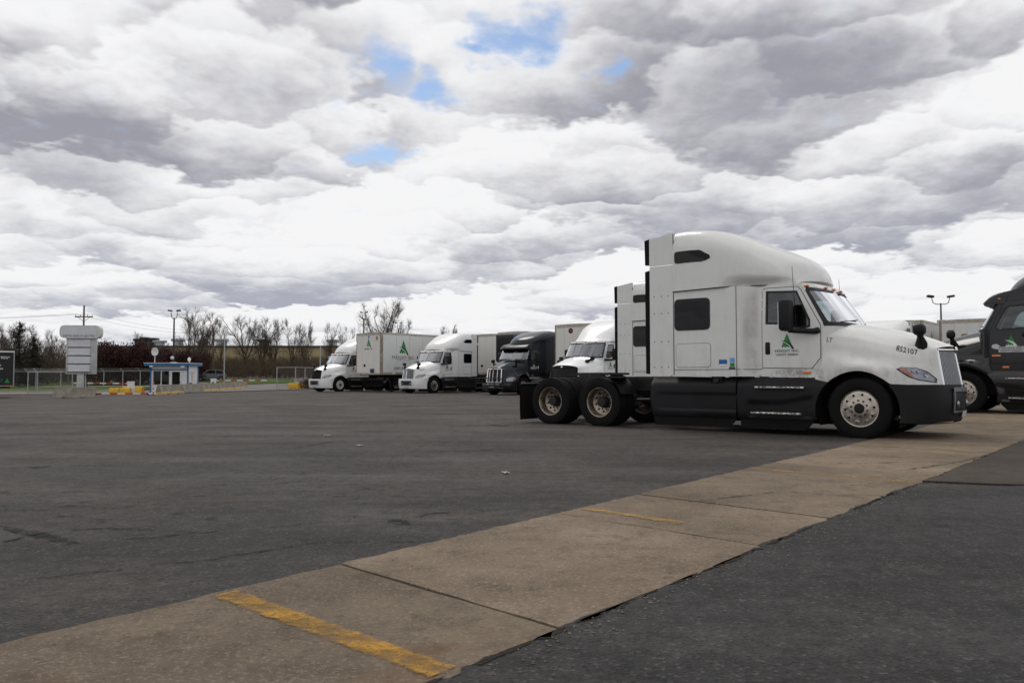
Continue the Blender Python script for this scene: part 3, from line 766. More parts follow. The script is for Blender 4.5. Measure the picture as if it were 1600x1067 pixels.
        if S.get('dmark'):
            g = -1 if s > 0 else 1; c = (P['dmark'][0], P['dmark'][1], g)
            m2, mm, tx = put_mark(root, 'door_mark', sidef, c, .25, [('FREIGHT INC.', P.get('tsz', .066), -.040, .001, 1.12, S.get('ttxt', 2)), ('USDOT 2028041', P.get('tsz', .066) * .88, -.105, .001, 1.0, S.get('ttxt', 2))], .011, mats=S.get('markmats'))
            if S.get('plate'):
                q = MB(); patch(q, sidef, [(c[0] - .29, c[1] - .07), (c[0] + .29, c[1] - .07), (c[0] + .29, c[1] - .005), (c[0] - .29, c[1] - .005)], (), .0095, 0, .2, 1)
                patch(q, sidef, [(c[0] - .26, c[1] - .14), (c[0] + .26, c[1] - .14), (c[0] + .26, c[1] - .072), (c[0] - .26, c[1] - .072)], (), .0096, 0, .2, 1); flip_side(q, s); q.build('lettering_plate', M_plate, d, 0)
            flip_side(m2, s); m2.build('company_mark', mm, d, 0)
            for q in tx: flip_side(q, s); q.build('lettering', mm, d, 0)
        if P.get('sleep_win'):
            sw = rounded(P['sleep_win'], .08)
            mb = MB(); patch(mb, sidef, sw, (), .007, .006, .2, s); o = mb.build('sleeper_window', M_tint, root, 30)
            mb = MB(); patch(mb, sidef, grow(sw, .016), [grow(sw, -.004)], .010, .012, .2, s); mb.build('window_seal', M_seal, o, 30)
        if P.get('locker'):
            lk = rounded(P['locker'], .07)
            mb = MB(); patch(mb, sidef, lk, (), .006, .006, .15, s); o = mb.build('locker_door', body, root, 30)
            mb = MB(); patch(mb, sidef, grow(lk, .007), [grow(lk, -.01)], .003, 0, .15, s); mb.build('locker_seam', M_seam, o, 30)
            mb = MB(); mb.lathe([(0, .014), (.010, .014), (.012, .001)], 10, Matrix.Translation((-3.03, s * 1.206, 1.30))); mb.build('latch', M_darksteel, o, 30)
        mb = MB()
        for (a, b) in P.get('lines', ()):
            d0 = Vector(b) - Vector(a); nn = Vector((-d0.y, d0.x)).normalized() * .005
            patch(mb, sidef, [tuple(Vector(a) - nn), tuple(Vector(b) - nn), tuple(Vector(b) + nn), tuple(Vector(a) + nn)], (), .004, 0, .15, s)
        if mb.v: mb.build('panel_seam', M_seam, root, 0)
    if P.get('visor'):
        za, zb2, out = P['visor']; mb = MB()
        def vis(u, v):
            p = lerp(-.06, 1, u); c = Vector(cabf(p, za)); d = Vector(cabf(p, zb2)); k = sstep(0, .35, u + .02) * out
            r = d.lerp(c, v); r.x += k * (1 - v) ** .8 + .015; r.y += .02 * (1 - v); r.z += .05 * math.sin(v * 3.1); return r
        for s in (-1, 1):
            mb.grid(lambda u, v: (lambda r: (r.x, s * r.y, r.z))(vis(u, v)), 24, 8, s < 0); mb.grid(lambda u, v: (lambda r: (r.x - .02, s * r.y, r.z - .035))(vis(u, v)), 24, 8, s > 0)
        mb.build('sun_visor', body, root, 40)
    # --- cab furniture seen through the glass
    mb = MB(); mb.rbox(-1.0, -.42, -.98, .98, 1.62, w0 - .02, .06); mb.build('dashboard', M_dash, root, 40)
    for s in (-1, 1):
        mb = MB(); mb.rbox(-1.78, -1.28, s * .55 - .26, s * .55 + .26, 1.50, 1.66, .05); mb.rbox(-1.86, -1.70, s * .55 - .25, s * .55 + .25, 1.62, 2.32, .06); mb.rbox(-1.84, -1.72, s * .55 - .13, s * .55 + .13, 2.34, 2.52, .04); mb.build('seat', M_seat, root, 40)
    mb = MB(); Mw = Matrix.Translation((-1.12, .55, 1.93)) @ Matrix.Rotation(R(-62), 4, 'Y')
    mb.tube([Mw @ Vector((0, .22 * math.cos(a * .3142), .22 * math.sin(a * .3142))) for a in range(21)], .016, 6, False); mb.tube([Mw @ Vector((0, -.2, 0)), Mw @ Vector((0, .2, 0))], .014, 6); mb.build('steering_wheel', M_blackpl, root, 40)
    mb = MB(); mb.box(-2.05, -2.0, -1.05, 1.05, 1.2, 2.68); mb.box(tr + .02, -.5, -1.06, 1.06, 1.16, 1.2); mb.build('interior_wall', M_trim, root, 30)
    # --- roof
    if S.get('roof', True):
        mb = MB(); t0, t1 = tr, P['rf']; nT, nV = 40, 22
        tt = lambda u: lerp(t0, t1, 1 - (1 - u) ** 1.5)
        mb.grid(lambda u, v: rooff(tt(u), v), nT, nV); mb.grid(lambda u, v: (lambda q: (q[0], -q[1], q[2]))(rooff(tt(u), v)), nT, nV, True)
        ed = [rooff(tr, v / nV) for v in range(nV + 1)]; mb.add(ed + [(x, -y, z) for x, y, z in ed[::-1]], [list(range(2 * len(ed)))])
        ed = [rooff(P['rf'], v / nV) for v in range(nV + 1)]; mb.add(ed + [(x, -y, z) for x, y, z in ed[::-1]], [list(range(2 * len(ed)))])
        rf = mb.build('roof_fairing', body, root, 32)
        for s in (-1, 1):
            mb = MB()
            for i in range(30):
                a, b = lerp(t0, t1, i / 30), lerp(t0, t1, (i + 1) / 30); A, B = Vector(rooff(a, 0)), Vector(rooff(b, 0))
                mb.add([(A.x, s * (A.y + .004), A.z - .008), (B.x, s * (B.y + .004), B.z - .008), (B.x, s * (B.y + .004), B.z + .006), (A.x, s * (A.y + .004), A.z + .006)], [(0, 1, 2, 3)])
            mb.build('roof_seam', M_seam, rf, 0)
        if P.get('roof_win'):
            inv = lambda t, z: (lambda w: w)((t, next((v / 200 for v in range(200) if rooff(t, v / 200)[2] >= z), .5)))
            for s in (-1, 1):
                rwp = [inv(t, z) for t, z in rounded(P['roof_win'], .06)]
                mb = MB(); patch(mb, rooff, rwp, (), .008, .008, .06, s); o = mb.build('roof_window', M_tint, root, 30)
    # --- side extenders with rubber edge
    if P.get('ext'):
        for s in (-1, 1):
            for (z0, z1, k) in P['ext']:
                mb = MB(); mb.grid(lambda u, v: (lerp(tr - .01, tr - .53 - k * .03, u), s * (1.2 - .0 * u), lerp(z0, z1 - .08 * u * (z1 > 3.4), v)), 6, 10)
                mb.grid(lambda u, v: (lerp(tr - .01, tr - .53 - k * .03, u), s * (1.175 - .0 * u), lerp(z0, z1 - .08 * u * (z1 > 3.4), v)), 6, 10, True)
                ex = mb.build('side_extender', body, root, 30)
                mb = MB(); mb.prism([(tr - .53 - k * .03, z0 + .02), (tr - .535 - k * .03, z1 - .07), (tr - .635 - k * .05, z1 - .09), (tr - .625 - k * .04, z0 + .03)], 'y', s * 1.17, s * 1.20); mb.build('rubber_edge', M_rubber, ex, 30)
                mb = MB(); mb.box(tr - .008, tr + .006, s * 1.2 - .004, s * 1.2 + .004, z0, z1 - .02); mb.build('extender_seam', M_seam, ex, 0)
            for z in (1.22, 1.72, 2.28, 2.62):
                for t in (.12, .27, .43):
                    mb = MB(); mb.lathe([(0, .012), (.006, .010), (.008, .001)], 8, Matrix.Translation((tr - t, s * 1.2, z)) @ (Matrix.Rotation(math.pi, 4, 'Z') if s < 0 else Matrix())); mb.build('rivet', M_darksteel, root, 30)
    # --- hood
    mb = MB(); nq, nv = 64, 34
    for s in (-1, 1):
        mb.grid(lambda u, v: (lambda p: (p[0], s * p[1], p[2]))(hoodf(u, v)), nq, nv, s < 0)
        mb.grid(lambda u, v: (lambda p: (p[0], s * max(0, p[1] - .10 * v), p[2] + .004 * v))(hoodf(u, 0)), nq, 2, s > 0)
    hood = mb.build('hood', S.get('hoodm', body), root, 40)
    ax, az, ar = P['arch']
    for s in (-1, 1):
        mb = MB(); mb.grid(lambda u, v: (ax + (ar - .012) * math.cos(math.pi * lerp(-.12, 1.12, u)), s * lerp(.62, 1.10, v), az + (ar - .012) * math.sin(math.pi * lerp(-.12, 1.12, u))), 26, 2)
        mb.add([(ax + ar * .99 * math.cos(math.pi * k / 16), s * .62, az + ar * .99 * math.sin(math.pi * k / 16)) for k in range(17)], [list(range(17))]); mb.build('wheel_well', M_blackpl, root, 40)
    fr = P['front']; mb = MB(); gz0, gz1 = P['gz']; gy0, gy1 = P['gy']
    # grille
    gw = lambda z: lerp(gy1, gy0, (z - gz0) / (gz1 - gz0))
    bk = MB(); bk.grid(lambda u, v: (fr((2 * u - 1) * gw(lerp(gz0, gz1, v)), lerp(gz0, gz1, v)) - .05, (2 * u - 1) * gw(lerp(gz0, gz1, v)), lerp(gz0, gz1, v)), 16, 8)
    gr = bk.build('grille', M_seal, root, 40); rim = S.get('grim', M_chrome)
    def gbar(ya, za, yb, zb_, r, mat, nme='grille_bar', n=8, push=0.0):
        q = MB(); pts = []
        for k in range(n + 1):
            y, z = lerp(ya, yb, k / n), lerp(za, zb_, k / n); pts.append((fr(y, z) - .012 + push, y, z))
        q.tube(pts, r, 6); q.build(nme, mat, gr, 40)
    sy = S.get('gmat', M_grillem)
    if P['grille'] == 'bars':
        for k in range(29):
            u = -1 + 2 * (k + .5) / 29; gbar(u * gw(gz0) * .97, gz0 + .03, u * gw(gz1) * .97, gz1 - .015, .0085, sy, n=4)
        gbar(0, gz0 + .02, 0, gz1, .022, rim, 'grille_rib', 4)
    elif P['grille'] == 'pete':
        for k in range(25):
            u = -1 + 2 * (k + .5) / 25; gbar(u * gw(gz0) * .96, gz0 + .03, u * gw(gz1) * .96, gz1 - .015, .006, M_darksteel, n=3, push=-.012)
        for u in (-.55, 0, .55): gbar(u * gw(gz0), gz0 + .02, u * gw(gz1), gz1, .019, rim, 'grille_rib', 3, .01)
    else:
        for k in range(5):
            z = lerp(gz0 + .05, gz1 - .06, k / 4); gbar(-gw(z) * .97, z, gw(z) * .97, z, .026, M_blackpl, n=12)
    for s in (-1, 1): gbar(s * gw(gz0), gz0, s * gw(gz1), gz1, S.get('grr', .020), rim, 'grille_surround', 6, .004)
    gbar(-gw(gz1), gz1, gw(gz1), gz1, S.get('grr', .020) * 1.2, rim, 'grille_surround', 12, .004)
    q = MB(); q.grid(lambda u, v: (fr((2 * u - 1) * (gy1 + .01), gz0) - .01 + .02 * math.sin(v * 3.1), (2 * u - 1) * (gy1 + .01), lerp(gz0 - .085, gz0 + .02, v)), 14, 6); q.build('grille_sill', S.get('sill', M_grillem), gr, 40)
    q = MB(); q.ellipsoid((fr(0, gz1 - .03) + .015, 0, gz1 + .005), (.025, .06, .06)); q.build('emblem', S.get('emb', M_chrome), gr, 40)
    # headlights on the hood skin
    for s in (-1, 1):
        hp = P['head']
        mb = MB(); patch(mb, hoodf, grow(hp, .010), (), .004, .006, .03, s, None); hl = mb.build('headlight', M_seal, root, 40)
        mb = MB(); patch(mb, hoodf, hp, (), .007, 0, .03, s); mb.build('reflector', M_lamp, hl, 40)
        mb = MB(); amb = P.get('amber', [(.745, .355), (.772, .345), (.80, .215), (.83, .10), (.82, .10), (.77, .22)])
        patch(mb, hoodf, amb, (), .012, .002, .02, s); mb.build('turn_signal', M_amber, hl, 40)
        if P.get('bowls'):
            for (q_, v_, r_) in P['bowls']:
                c0 = Vector(hoodf(q_, v_)); n0 = nrm(hoodf, q_, v_); n0 = n0 if n0.y > 0 else -n0
                mb = MB(); M = Matrix.Translation(c0 + n0 * .008) @ Vector((0, 1, 0)).rotation_difference(n0).to_matrix().to_4x4()
                mb.lathe([(.014, r_), (.010, r_ * .86), (.002, r_ * .8)], 16, M); mb.m = 0; mb.lathe([(.006, r_ * .55), (.014, r_ * .3), (.016, .001)], 12, M); flip_side(mb, s); mb.build('lamp_bowl', M_chrome, hl, 40)
        mb = MB(); patch(mb, hoodf, grow(hp, .004), (), .016, 0, .03, s); mb.build('lens', M_lens, hl, 40)
    # --- bumper
    bz0, bz1 = P['bz']; bp = P['bump']; bmat = S.get('bumper', M_blackpl)
    def bsurf(u, z):
        trr = ax + math.sqrt(max(.01, ar * ar - (z - az) ** 2)) - .01
        pts = [(trr, bp[0][1] + .005)] + [((trr + bp[0][0]) / 2, bp[0][1] + .008)] + bp
        x, y = cr(pts, u); k = (z - bz0) / (bz1 - bz0); d = -.055 * (1 - k) ** 3 + .018 * math.sin(k * math.pi)
        return (x + d * clamp(u * 2), max(0, y) if u < 1 else 0, z)
    mb = MB()
    for s in (-1, 1):
        mb.grid(lambda u, v: (lambda p: (p[0], s * p[1], p[2]))(bsurf(u, lerp(bz0 + .05 * (u > .55) * (u - .55), bz1, v))), 40, 12, s < 0)
        mb.grid(lambda u, v: (lambda p: (p[0] - .14 * v, s * max(0, p[1] - .12 * v), p[2]))(bsurf(u, bz1)), 40, 1, s > 0)
        mb.grid(lambda u, v: (lambda p: (p[0] - .10 * v, s * max(0, p[1] - .10 * v), p[2] - .03 * v))(bsurf(u, bz0)), 40, 1, s < 0)
    bo = mb.build('bumper', bmat, root, 40)
    bfront = lambda y, z: bsurf(clamp(1 - abs(y) / 1.25 * .55), z)
    def bx(y, z):                                   # front x of the bumper at lateral y
        lo, hi = .25, 1.0
        for _ in range(24):
            md = (lo + hi) / 2
            if bsurf(md, z)[1] > abs(y): lo = md
            else: hi = md
        return bsurf(lo, z)[0]
    def bstrip(y0, y1, z0, z1, off, mat, nme, n=10):
        q = MB(); q.grid(lambda u, v: (bx(lerp(y0, y1, u), lerp(z0, z1, v)) + off, lerp(y0, y1, u), lerp(z0, z1, v)), n, 3)
        q.grid(lambda u, v: (bx(lerp(y0, y1, u), lerp(z0, z1, v)) - .01, lerp(y0, y1, u), lerp(z0, z1, v)), n, 3, True); q.build(nme, mat, bo, 40)
    bstrip(-.50, .50, .49, bz1 - .13, .006, M_seal, 'air_intake'); bstrip(-.50, .50, bz1 - .115, bz1 - .045, .03, S.get('bbar', M_bbar), 'bumper_bar'); bstrip(-.46, .46, .435, .475, .03, S.get('bbar', M_bbar), 'bumper_bar')
    for s in (-1, 1):
        bstrip(s * .46, s * .505, .44, bz1 - .06, .031, S.get('bbar', M_bbar), 'bumper_bar', 3)
        q = MB(); q.ellipsoid((bx(.36, .58) + .02, s * .36, .58), (.03, .055, .055)); q.build('fog_lamp', M_lamp, bo, 40)
    bstrip(-.16, .16, .36, .46, .045, M_plate, 'licence_plate', 3)
    # --- side skirts, steps
    if S.get('skirt', True):
        skm = S.get('skirtm', M_skirt)
        yprof = lambda z: tabs([(.26, 1.165), (.34, 1.20), (.55, 1.212), (.80, 1.208), (.90, 1.19), (.96, 1.135), (1.02, 1.09)], z)
        x1 = ax - ar + .02
        for s in (-1, 1):
            for (a, b, first) in ((-4.05, -2.175, True), (-2.145, x1, False)):
                def sk(u, v):
                    z = lerp(.27, 1.015, v); t = lerp(a, b, u)
                    y = yprof(z) - (.14 * (1 - sstep(0, .10, u)) ** 2 if first else 0)
                    if first: t += .05 * (1 - u) * abs(v - .55) ** 1.5 * 2
                    else:
                        t = lerp(a, ax - math.sqrt(max(.01, ar * ar - (min(z, .93) - az) ** 2)) + .015, u)
                        y -= .05 * sstep(.28, .34, z) * (1 - sstep(.52, .62, z - .10 * sstep(.5, .95, u))) * sstep(.10, .2, u) * (1 - sstep(.90, .98, u)) 
                    if first: y -= .022 * sstep(.38, .42, z) * (1 - sstep(.68, .74, z)) * sstep(.10, .16, u)
                    return (t, s * y, z)
                mb = MB(); mb.grid(sk, 40, 30, s < 0); mb.grid(lambda u, v: (sk(u, v)[0], sk(u, v)[1] * .93, sk(u, v)[2]), 6, 6, s > 0); mb.build('side_skirt', skm, root, 30)
                mb = MB(); e0, e1 = (a + .12, b - .01) if first else (a + .02, x1 - .05)
                mb.prism([(e0, .27), (e1, .27), (e1 - .04, .20), (e1 - .15, .085), (e0 + .03, .085)], 'y', s * 1.115, s * 1.145); mb.build('rubber_skirt', M_rubber, root, 30)
            for (a, b, z) in ((-1.79, -.90, .845), (-1.87, -.95, .385)):
                mb = MB(); mb.rbox(a, b, s * 1.225 - .05, s * 1.225 + .02, z - .025, z + .012, .01); st = mb.build('step', M_worn, root, 40)
            mb = MB(); mb.lathe([(-.8, .001), (-.8, .29), (-.77, .30), (.77, .30), (.8, .29), (.8, .001)], 28, Matrix.Translation((-3.0, s * .83, .62)) @ Matrix.Rotation(R(90), 4, 'Z')); mb.build('fuel_tank', M_aluw, root, 40)
            mb = MB(); mb.rbox(-2.66, -2.46, s * 1.06, s * 1.16, .92, 1.07, .03); mb.tube([(-2.56, s * 1.13, .95), (-2.56, s * 1.20, .965)], .045, 12); mb.build('filler_cap', M_blackpl, root, 40)
    # --- mirrors, lights, aerials
    for s in (-1, 1):
        mb = MB(); o = P.get('mir', (-1.14, 1.40, 1.83, 2.38)); mb.rbox(o[0] - .10, o[0] + .10, s * o[1] - .13, s * o[1] + .13, o[2], o[3], .05); mr_ = mb.build('mirror', M_blackpl, root, 40)
        mb = MB(); mb.box(o[0] - .106, o[0] - .101, s * o[1] - .10, s * o[1] + .10, o[2] + .06, o[3] - .05); mb.build('mirror_glass', M_mirror, mr_, 0)
        dx = P.get('mdx', P['door'][2][0]); mb = MB(); y0 = P['w'](dx - .1, 1.85)
        mb.tube([(o[0] + .02, s * (o[1] - .04), o[2] + .02), (o[0] + .12, s * (o[1] - .10), o[2] + .005), (dx - .10, s * (y0 + .07), o[2] - .005), (dx - .03, s * y0, o[2] + .01)], [.045, .045, .05, .06], 8); mb.build('mirror_arm', M_blackpl, mr_, 40)
        if P.get('hmir') and s in S.get('hm_sides', (-1, 1)):
            q_, v_, up, back = P['hmir']; b0 = Vector(hoodf(q_, v_)); n0 = nrm(hoodf, q_, v_); n0 = n0 if n0.z > 0 else -n0; b0.y *= s; n0.y *= s
            tp = b0 + Vector((back, s * .10, up)); mb = MB()
            M = Matrix.Translation(tp); mb.rbox(-.09, .10, -.105, .105, -.09, .10, .065, M, 3); hm = mb.build('hood_mirror', M_blackpl, root, 40)
            mb = MB(); mb.tube([b0 - n0 * .02, b0 + n0 * .03, b0.lerp(tp, .5) + n0 * .02, tp + Vector((0, 0, -.05))], [.11, .10, .050, .055], 8); mb.build('mirror_stalk', M_blackpl, hm, 40)
    for p in P.get('marks', ((.16, 1), (.80, 1), (1.0, 1), (.80, -1), (.16, -1))):
        c0 = Vector(cabf(p[0], P.get('markz', w1 + .045))); mb = MB(); mb.ellipsoid((c0.x + .012, c0.y * p[1], c0.z), (.045, .055, .024)); mb.build('marker_light', M_amber, root, 40)
    for s in (-1, 1):
        mb = MB(); mb.rbox(-.97, -.83, s * P['w'](-.9, 1.1) - .03, s * P['w'](-.9, 1.1) + .03, 1.08, 1.13, .015); mb.build('marker_light', M_amber, root, 40)
        if P.get('aerial', True):
            a = P.get('aer', (-1.02, 1.25, 1.86, 2.98)); mb = MB(); mb.tube([(a[0], s * a[1], a[2]), (a[0] - .02, s * (a[1] + .02), (a[2] + a[3]) / 2), (a[0] - .045, s * (a[1] + .03), a[3])], [.008, .006, .004], 5); mb.build('aerial', M_blackpl, root, 40)
    return root
M_mirror = simple('mirror_silver', (.8, .82, .84), .03, 1, .5, 0, 0)
def wornchrome():
    mt = bpy.data.materials.new('worn_step_metal'); t = NT(mt); k = t.ramp(t.noise(24, 8, .75), .45, .56)
    c = t.mix(k, (.07, .06, .05), (.78, .77, .74)); t.bsdf(c, .35, t.math('MULTIPLY', k, .9)); return mt
M_worn = wornchrome()
# ------------------------------------------------------------------ ground
def gz(x, y):
    """height of the ground: flat yard that falls gently to the left, climbs to a road embankment far behind and a little at the right"""
    d = clamp(.028 * (-x - 12), 0, .62)
    d *= 1 - .75 * clamp((y - 60) / 90)
    return -d + 1.9 * sstep(85, 165, y) * sstep(60, -5, x) + .15 * sstep(8.0, 11.3, x) * sstep(36, 27, y)
def axis(lo, hi, fine, mid):
    v = lo; out = []
    while v < hi:
        out.append(v); a = abs(v - mid); v += max(fine, a * .035)
    out.append(hi); return out
def sheet(name, mat, poly, dz, step, parent=None, kind='structure', edge=0.0, jag=0.0, seed=1, thick=0.0):
    """flat piece of paving that follows the ground, outline in world metres"""
    rnd = random.Random(seed); lp = densify(poly, step)
    if jag: lp = [(x + rnd.uniform(-jag, jag), y + rnd.uniform(-jag, jag)) for x, y in lp]
    co, fs = tri2d(lp, (), step * 1.6 if step > .3 else max(.5, step * 4))
    mb = MB(); vs = [(x, y, gz(x, y) + dz) for x, y in co]; n = len(vs); fs = [list(f) for f in fs]
    if thick:
        cnt = {}
        for f in fs:
            for i in range(len(f)):
                e = (f[i], f[(i + 1) % len(f)]); cnt.setdefault(tuple(sorted(e)), []).append(e)
        mp = {}
        for k, l in cnt.items():
            if len(l) == 1:
                for i in k:
                    if i not in mp: mp[i] = len(vs); vs.append((vs[i][0], vs[i][1], vs[i][2] - thick))
                a, b = l[0]; fs.append([b, a, mp[a], mp[b]])
    mb.add(vs, fs); o = mb.build(name, mat, parent, 30)
    if parent is None: tag(o, kind=kind)
    return o
def make_ground():
    xs = axis(0, 900, .8, 0); xs = [-v for v in xs[:0:-1]] + xs
    ys = axis(0, 1200, .8, 3); ys = [-v for v in axis(0, 120, 1.5, 0)[:0:-1]] + ys
    mb = MB(); vs = [(x, y, gz(x, y)) for x in xs for y in ys]; m = len(ys)
    mb.add(vs, [(i * m + j, (i + 1) * m + j, (i + 1) * m + j + 1, i * m + j + 1) for i in range(len(xs) - 1) for j in range(m - 1)])
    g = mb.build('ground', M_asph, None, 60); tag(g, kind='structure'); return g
GROUND = make_ground()
A0 = R(39.7); HX, HY = math.cos(A0), -math.sin(A0); NX, NY = math.sin(A0), math.cos(A0)
def nv(n, v): return (HX * v + NX * n, HY * v + NY * n)          # yard grid -> world
# concrete strip: slabs between joints
strip = empty('concrete_strip', kind='structure')
SL = Vector((.6195, .785)); S0 = Vector((-1.97, 3.11)); SRN = Vector((.785, -.6195))
def wid(s): return 1.55 + .028 * max(0, s)
def strip_pt(s, k): p = S0 + SL * s + SRN * (wid(s) * k); return (p.x, p.y)
_r = random.Random(12); _n = [0.0]
for _ in range(400): _n.append(_n[-1] * .86 + _r.gauss(0, .0055))
APRON = [strip_pt(lerp(-9, 7.05, i / 360) - .18, 1.0 + _n[i] + (.03 * _r.random() if _r.random() < .08 else 0)) for i in range(361)] + [(4.9, 7.5), (9, 6.6), (30, 2), (30, -25), (-22, -25), (-12, -6)]
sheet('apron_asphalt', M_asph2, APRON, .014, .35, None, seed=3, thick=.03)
joints = [-8, -3.4, 1.66, 3.72, 4.95, 8.2, 11.4, 14.6, 17.8, 21.0, 24.2, 27.4]
skew = -.18
for i, (a, b) in enumerate(zip(joints, joints[1:])):
    g = .011; rnd = random.Random(40 + i)
    left = [strip_pt(lerp(a + g, b - g, k / 40), 0 + rnd.uniform(-.007, .009)) for k in range(41)]
    right = [strip_pt(lerp(a + g, b - g, k / 24) + skew, 1 + rnd.uniform(-.006, .018)) for k in range(25)]
    near = [(lerp(left[0][0], right[0][0], k / 10) + rnd.uniform(-.006, .006), lerp(left[0][1], right[0][1], k / 10) + rnd.uniform(-.006, .006)) for k in range(1, 10)]
    far = [(lerp(right[-1][0], left[-1][0], k / 10) + rnd.uniform(-.006, .006), lerp(right[-1][1], left[-1][1], k / 10) + rnd.uniform(-.006, .006)) for k in range(1, 10)]
    sheet('slab', M_conc, left[::-1] + near + right + far, .008 + rnd.uniform(-.002, .002), .25, strip, thick=.06)
# dirty pad to the right of the strip
pad = sheet('concrete_pad', M_conc2, [(4.02, 7.80), (4.6, 7.62), (6.2, 7.25), (9.0, 6.9), (16, 8.5), (22, 18), (18.6, 22.5), (7.75, 12.25)], .019, .3, None, jag=.03, seed=8, thick=.03)
# crumbled dark soil along the broken edge
M_soil = simple('dark_soil', (.030, .024, .019), .95, 0, .1, 0, .4, 20, .8, 60)
for i in range(26):
    c = random.uniform(.6, 7.2); l = random.uniform(.05, .30); pts = [strip_pt(c - .18 + l * math.cos(6.283 * j / 12) * random.uniform(.6, 1), 1.005 + random.uniform(.005, .02) * (1 + math.sin(6.283 * j / 12)) * random.uniform(.4, 1)) for j in range(12)]
    sheet('edge_crumble', M_soil, pts, .0165, .08, strip)
def stripe(name, mat, s, w, k0=.0, k1=1.0, sk=None):
    sk = skew if sk is None else sk; nu, nw = 60, 8; vs = []; at_ = []
    for i in range(nu + 1):
        for j in range(nw + 1):
            k = lerp(k0, k1, i / nu); q = strip_pt(s + (j / nw - .5) * w * 1.25 + sk * k, k); vs.append((q[0], q[1], gz(*q) + .0125)); at_.append(abs(j / nw - .5) * 2)
    mb = MB(); mb.add(vs, [(i * (nw + 1) + j, (i + 1) * (nw + 1) + j, (i + 1) * (nw + 1) + j + 1, i * (nw + 1) + j + 1) for i in range(nu) for j in range(nw)])
    o = mb.build(name, mat, strip, 0, fixn=False); a = o.data.attributes.new('across', 'FLOAT', 'POINT'); a.data.foreach_set('value', at_); return o
stripe('parking_line', M_line, .93, .112, .03, .985, -.10); stripe('parking_line', M_line2, 4.02, .10, .02, .56); stripe('parking_line', M_line2, 7.45, .10, .02, .98); stripe('parking_line', M_line3, 11.3, .10, .03, .9)
# sealed cracks and tyre scrubs on the yard
def ribbon(name, pts, w, mat=None, dz=.005, parent=GROUND, seed=0):
    rnd = random.Random(seed + len(pts)); P_ = []
    for a, b in zip(pts, pts[1:]):
        for k in range(6): P_.append((lerp(a[0], b[0], k / 6) + rnd.uniform(-.02, .02), lerp(a[1], b[1], k / 6) + rnd.uniform(-.02, .02)))
    P_.append(pts[-1]); vs = []
    for i, p in enumerate(P_):
        t = Vector(P_[min(i + 1, len(P_) - 1)]) - Vector(P_[max(i - 1, 0)]); n = Vector((-t.y, t.x)).normalized() * w * .5 * rnd.uniform(.5, 1.3) * math.sin(math.pi * clamp((i + .6) / len(P_), .05, .95)) ** .4
        for s in (-1, 1): q = Vector(p) + n * s; vs.append((q.x, q.y, gz(q.x, q.y) + dz))
    mb = MB(); mb.add(vs, [(2 * i, 2 * i + 1, 2 * i + 3, 2 * i + 2) for i in range(len(P_) - 1)]); return mb.build(name, mat or M_tar, parent, 0)
_c, _s = math.cos(PITCH), math.sin(PITCH)
def gp(px, py, z=0.0):
    """photo pixel -> point on flat ground at height z"""
    a, b = (px - 800) / 1244, (533.5 - py) / 1244; d = Vector((a, _c - b * _s, _s + b * _c)); k = (z - 1.03) / d.z; return (d.x * k, d.y * k)
for i, (pl, w) in enumerate([([(0, 822), (60, 836), (118, 850)], .10), ([(0, 848), (70, 832), (160, 825), (240, 829)], .05), ([(170, 845), (260, 838), (340, 830)], .05), ([(395, 828), (470, 820), (545, 815), (560, 805)], .018),
        ([(615, 812), (634, 821)], .14), ([(625, 812), (680, 802), (740, 798), (790, 799)], .03), ([(0, 910), (90, 902), (200, 888), (330, 874), (480, 850), (560, 846)], .025), ([(50, 731), (80, 729)], .16), ([(610, 847), (680, 846)], .03),
        ([(760, 664), (795, 666)], .35), ([(150, 676), (240, 668), (320, 664)], .05), ([(660, 706), (740, 704), (800, 701)], .05), ([(430, 705), (520, 690), (600, 686)], .06)]):
    ribbon('crack_seal', [gp(*p) for p in pl], w, seed=i)
for i, (pl, w) in enumerate([([(1070, 787), (1150, 778), (1225, 770), (1290, 774), (1365, 780)], .05), ([(895, 812), (980, 822), (1050, 828), (1200, 840)], .018), ([(1300, 762), (1380, 757), (1440, 752)], .03), ([(1420, 735), (1500, 722), (1560, 708), (1600, 700)], .10), ([(1330, 712), (1430, 716), (1540, 712)], .04), ([(1230, 720), (1330, 726), (1440, 722)], .05)]):
    ribbon('crack', [gp(*p) for p in pl], w * .8, M_crack, .0135, strip, seed=50 + i)
def arc(cx, cy, r, a0, a1, n=10): return [(cx + r * math.cos(lerp(a0, a1, k / n)), cy + r * math.sin(lerp(a0, a1, k / n))) for k in range(n + 1)]
for i, (cx, cy, r, a0, a1) in enumerate([(-9, 2, 9.0, .2, 1.4), (-9, 2, 9.35, .25, 1.35), (2, 16, 11, 3.3, 4.4), (2, 16, 11.4, 3.25, 4.3), (-14, 14, 13, -.7, .5), (-14, 14, 13.4, -.65, .55), (-3, 24, 10, 3.6, 5.4), (-3, 24, 10.35, 3.7, 5.3), (-20, 30, 16, -.9, .2), (-20, 30, 16.4, -.85, .15), (-6, 36, 15, 3.9, 5.6), (-6, 36, 15.4, 3.9, 5.5)]):
    ribbon('tyre_mark', arc(cx, cy, r, a0, a1), .24, M_scrub, .004 + .0004 * i, GROUND, seed=90 + i)
M_paper = simple('dirty_paper', (.42, .41, .39), .8)
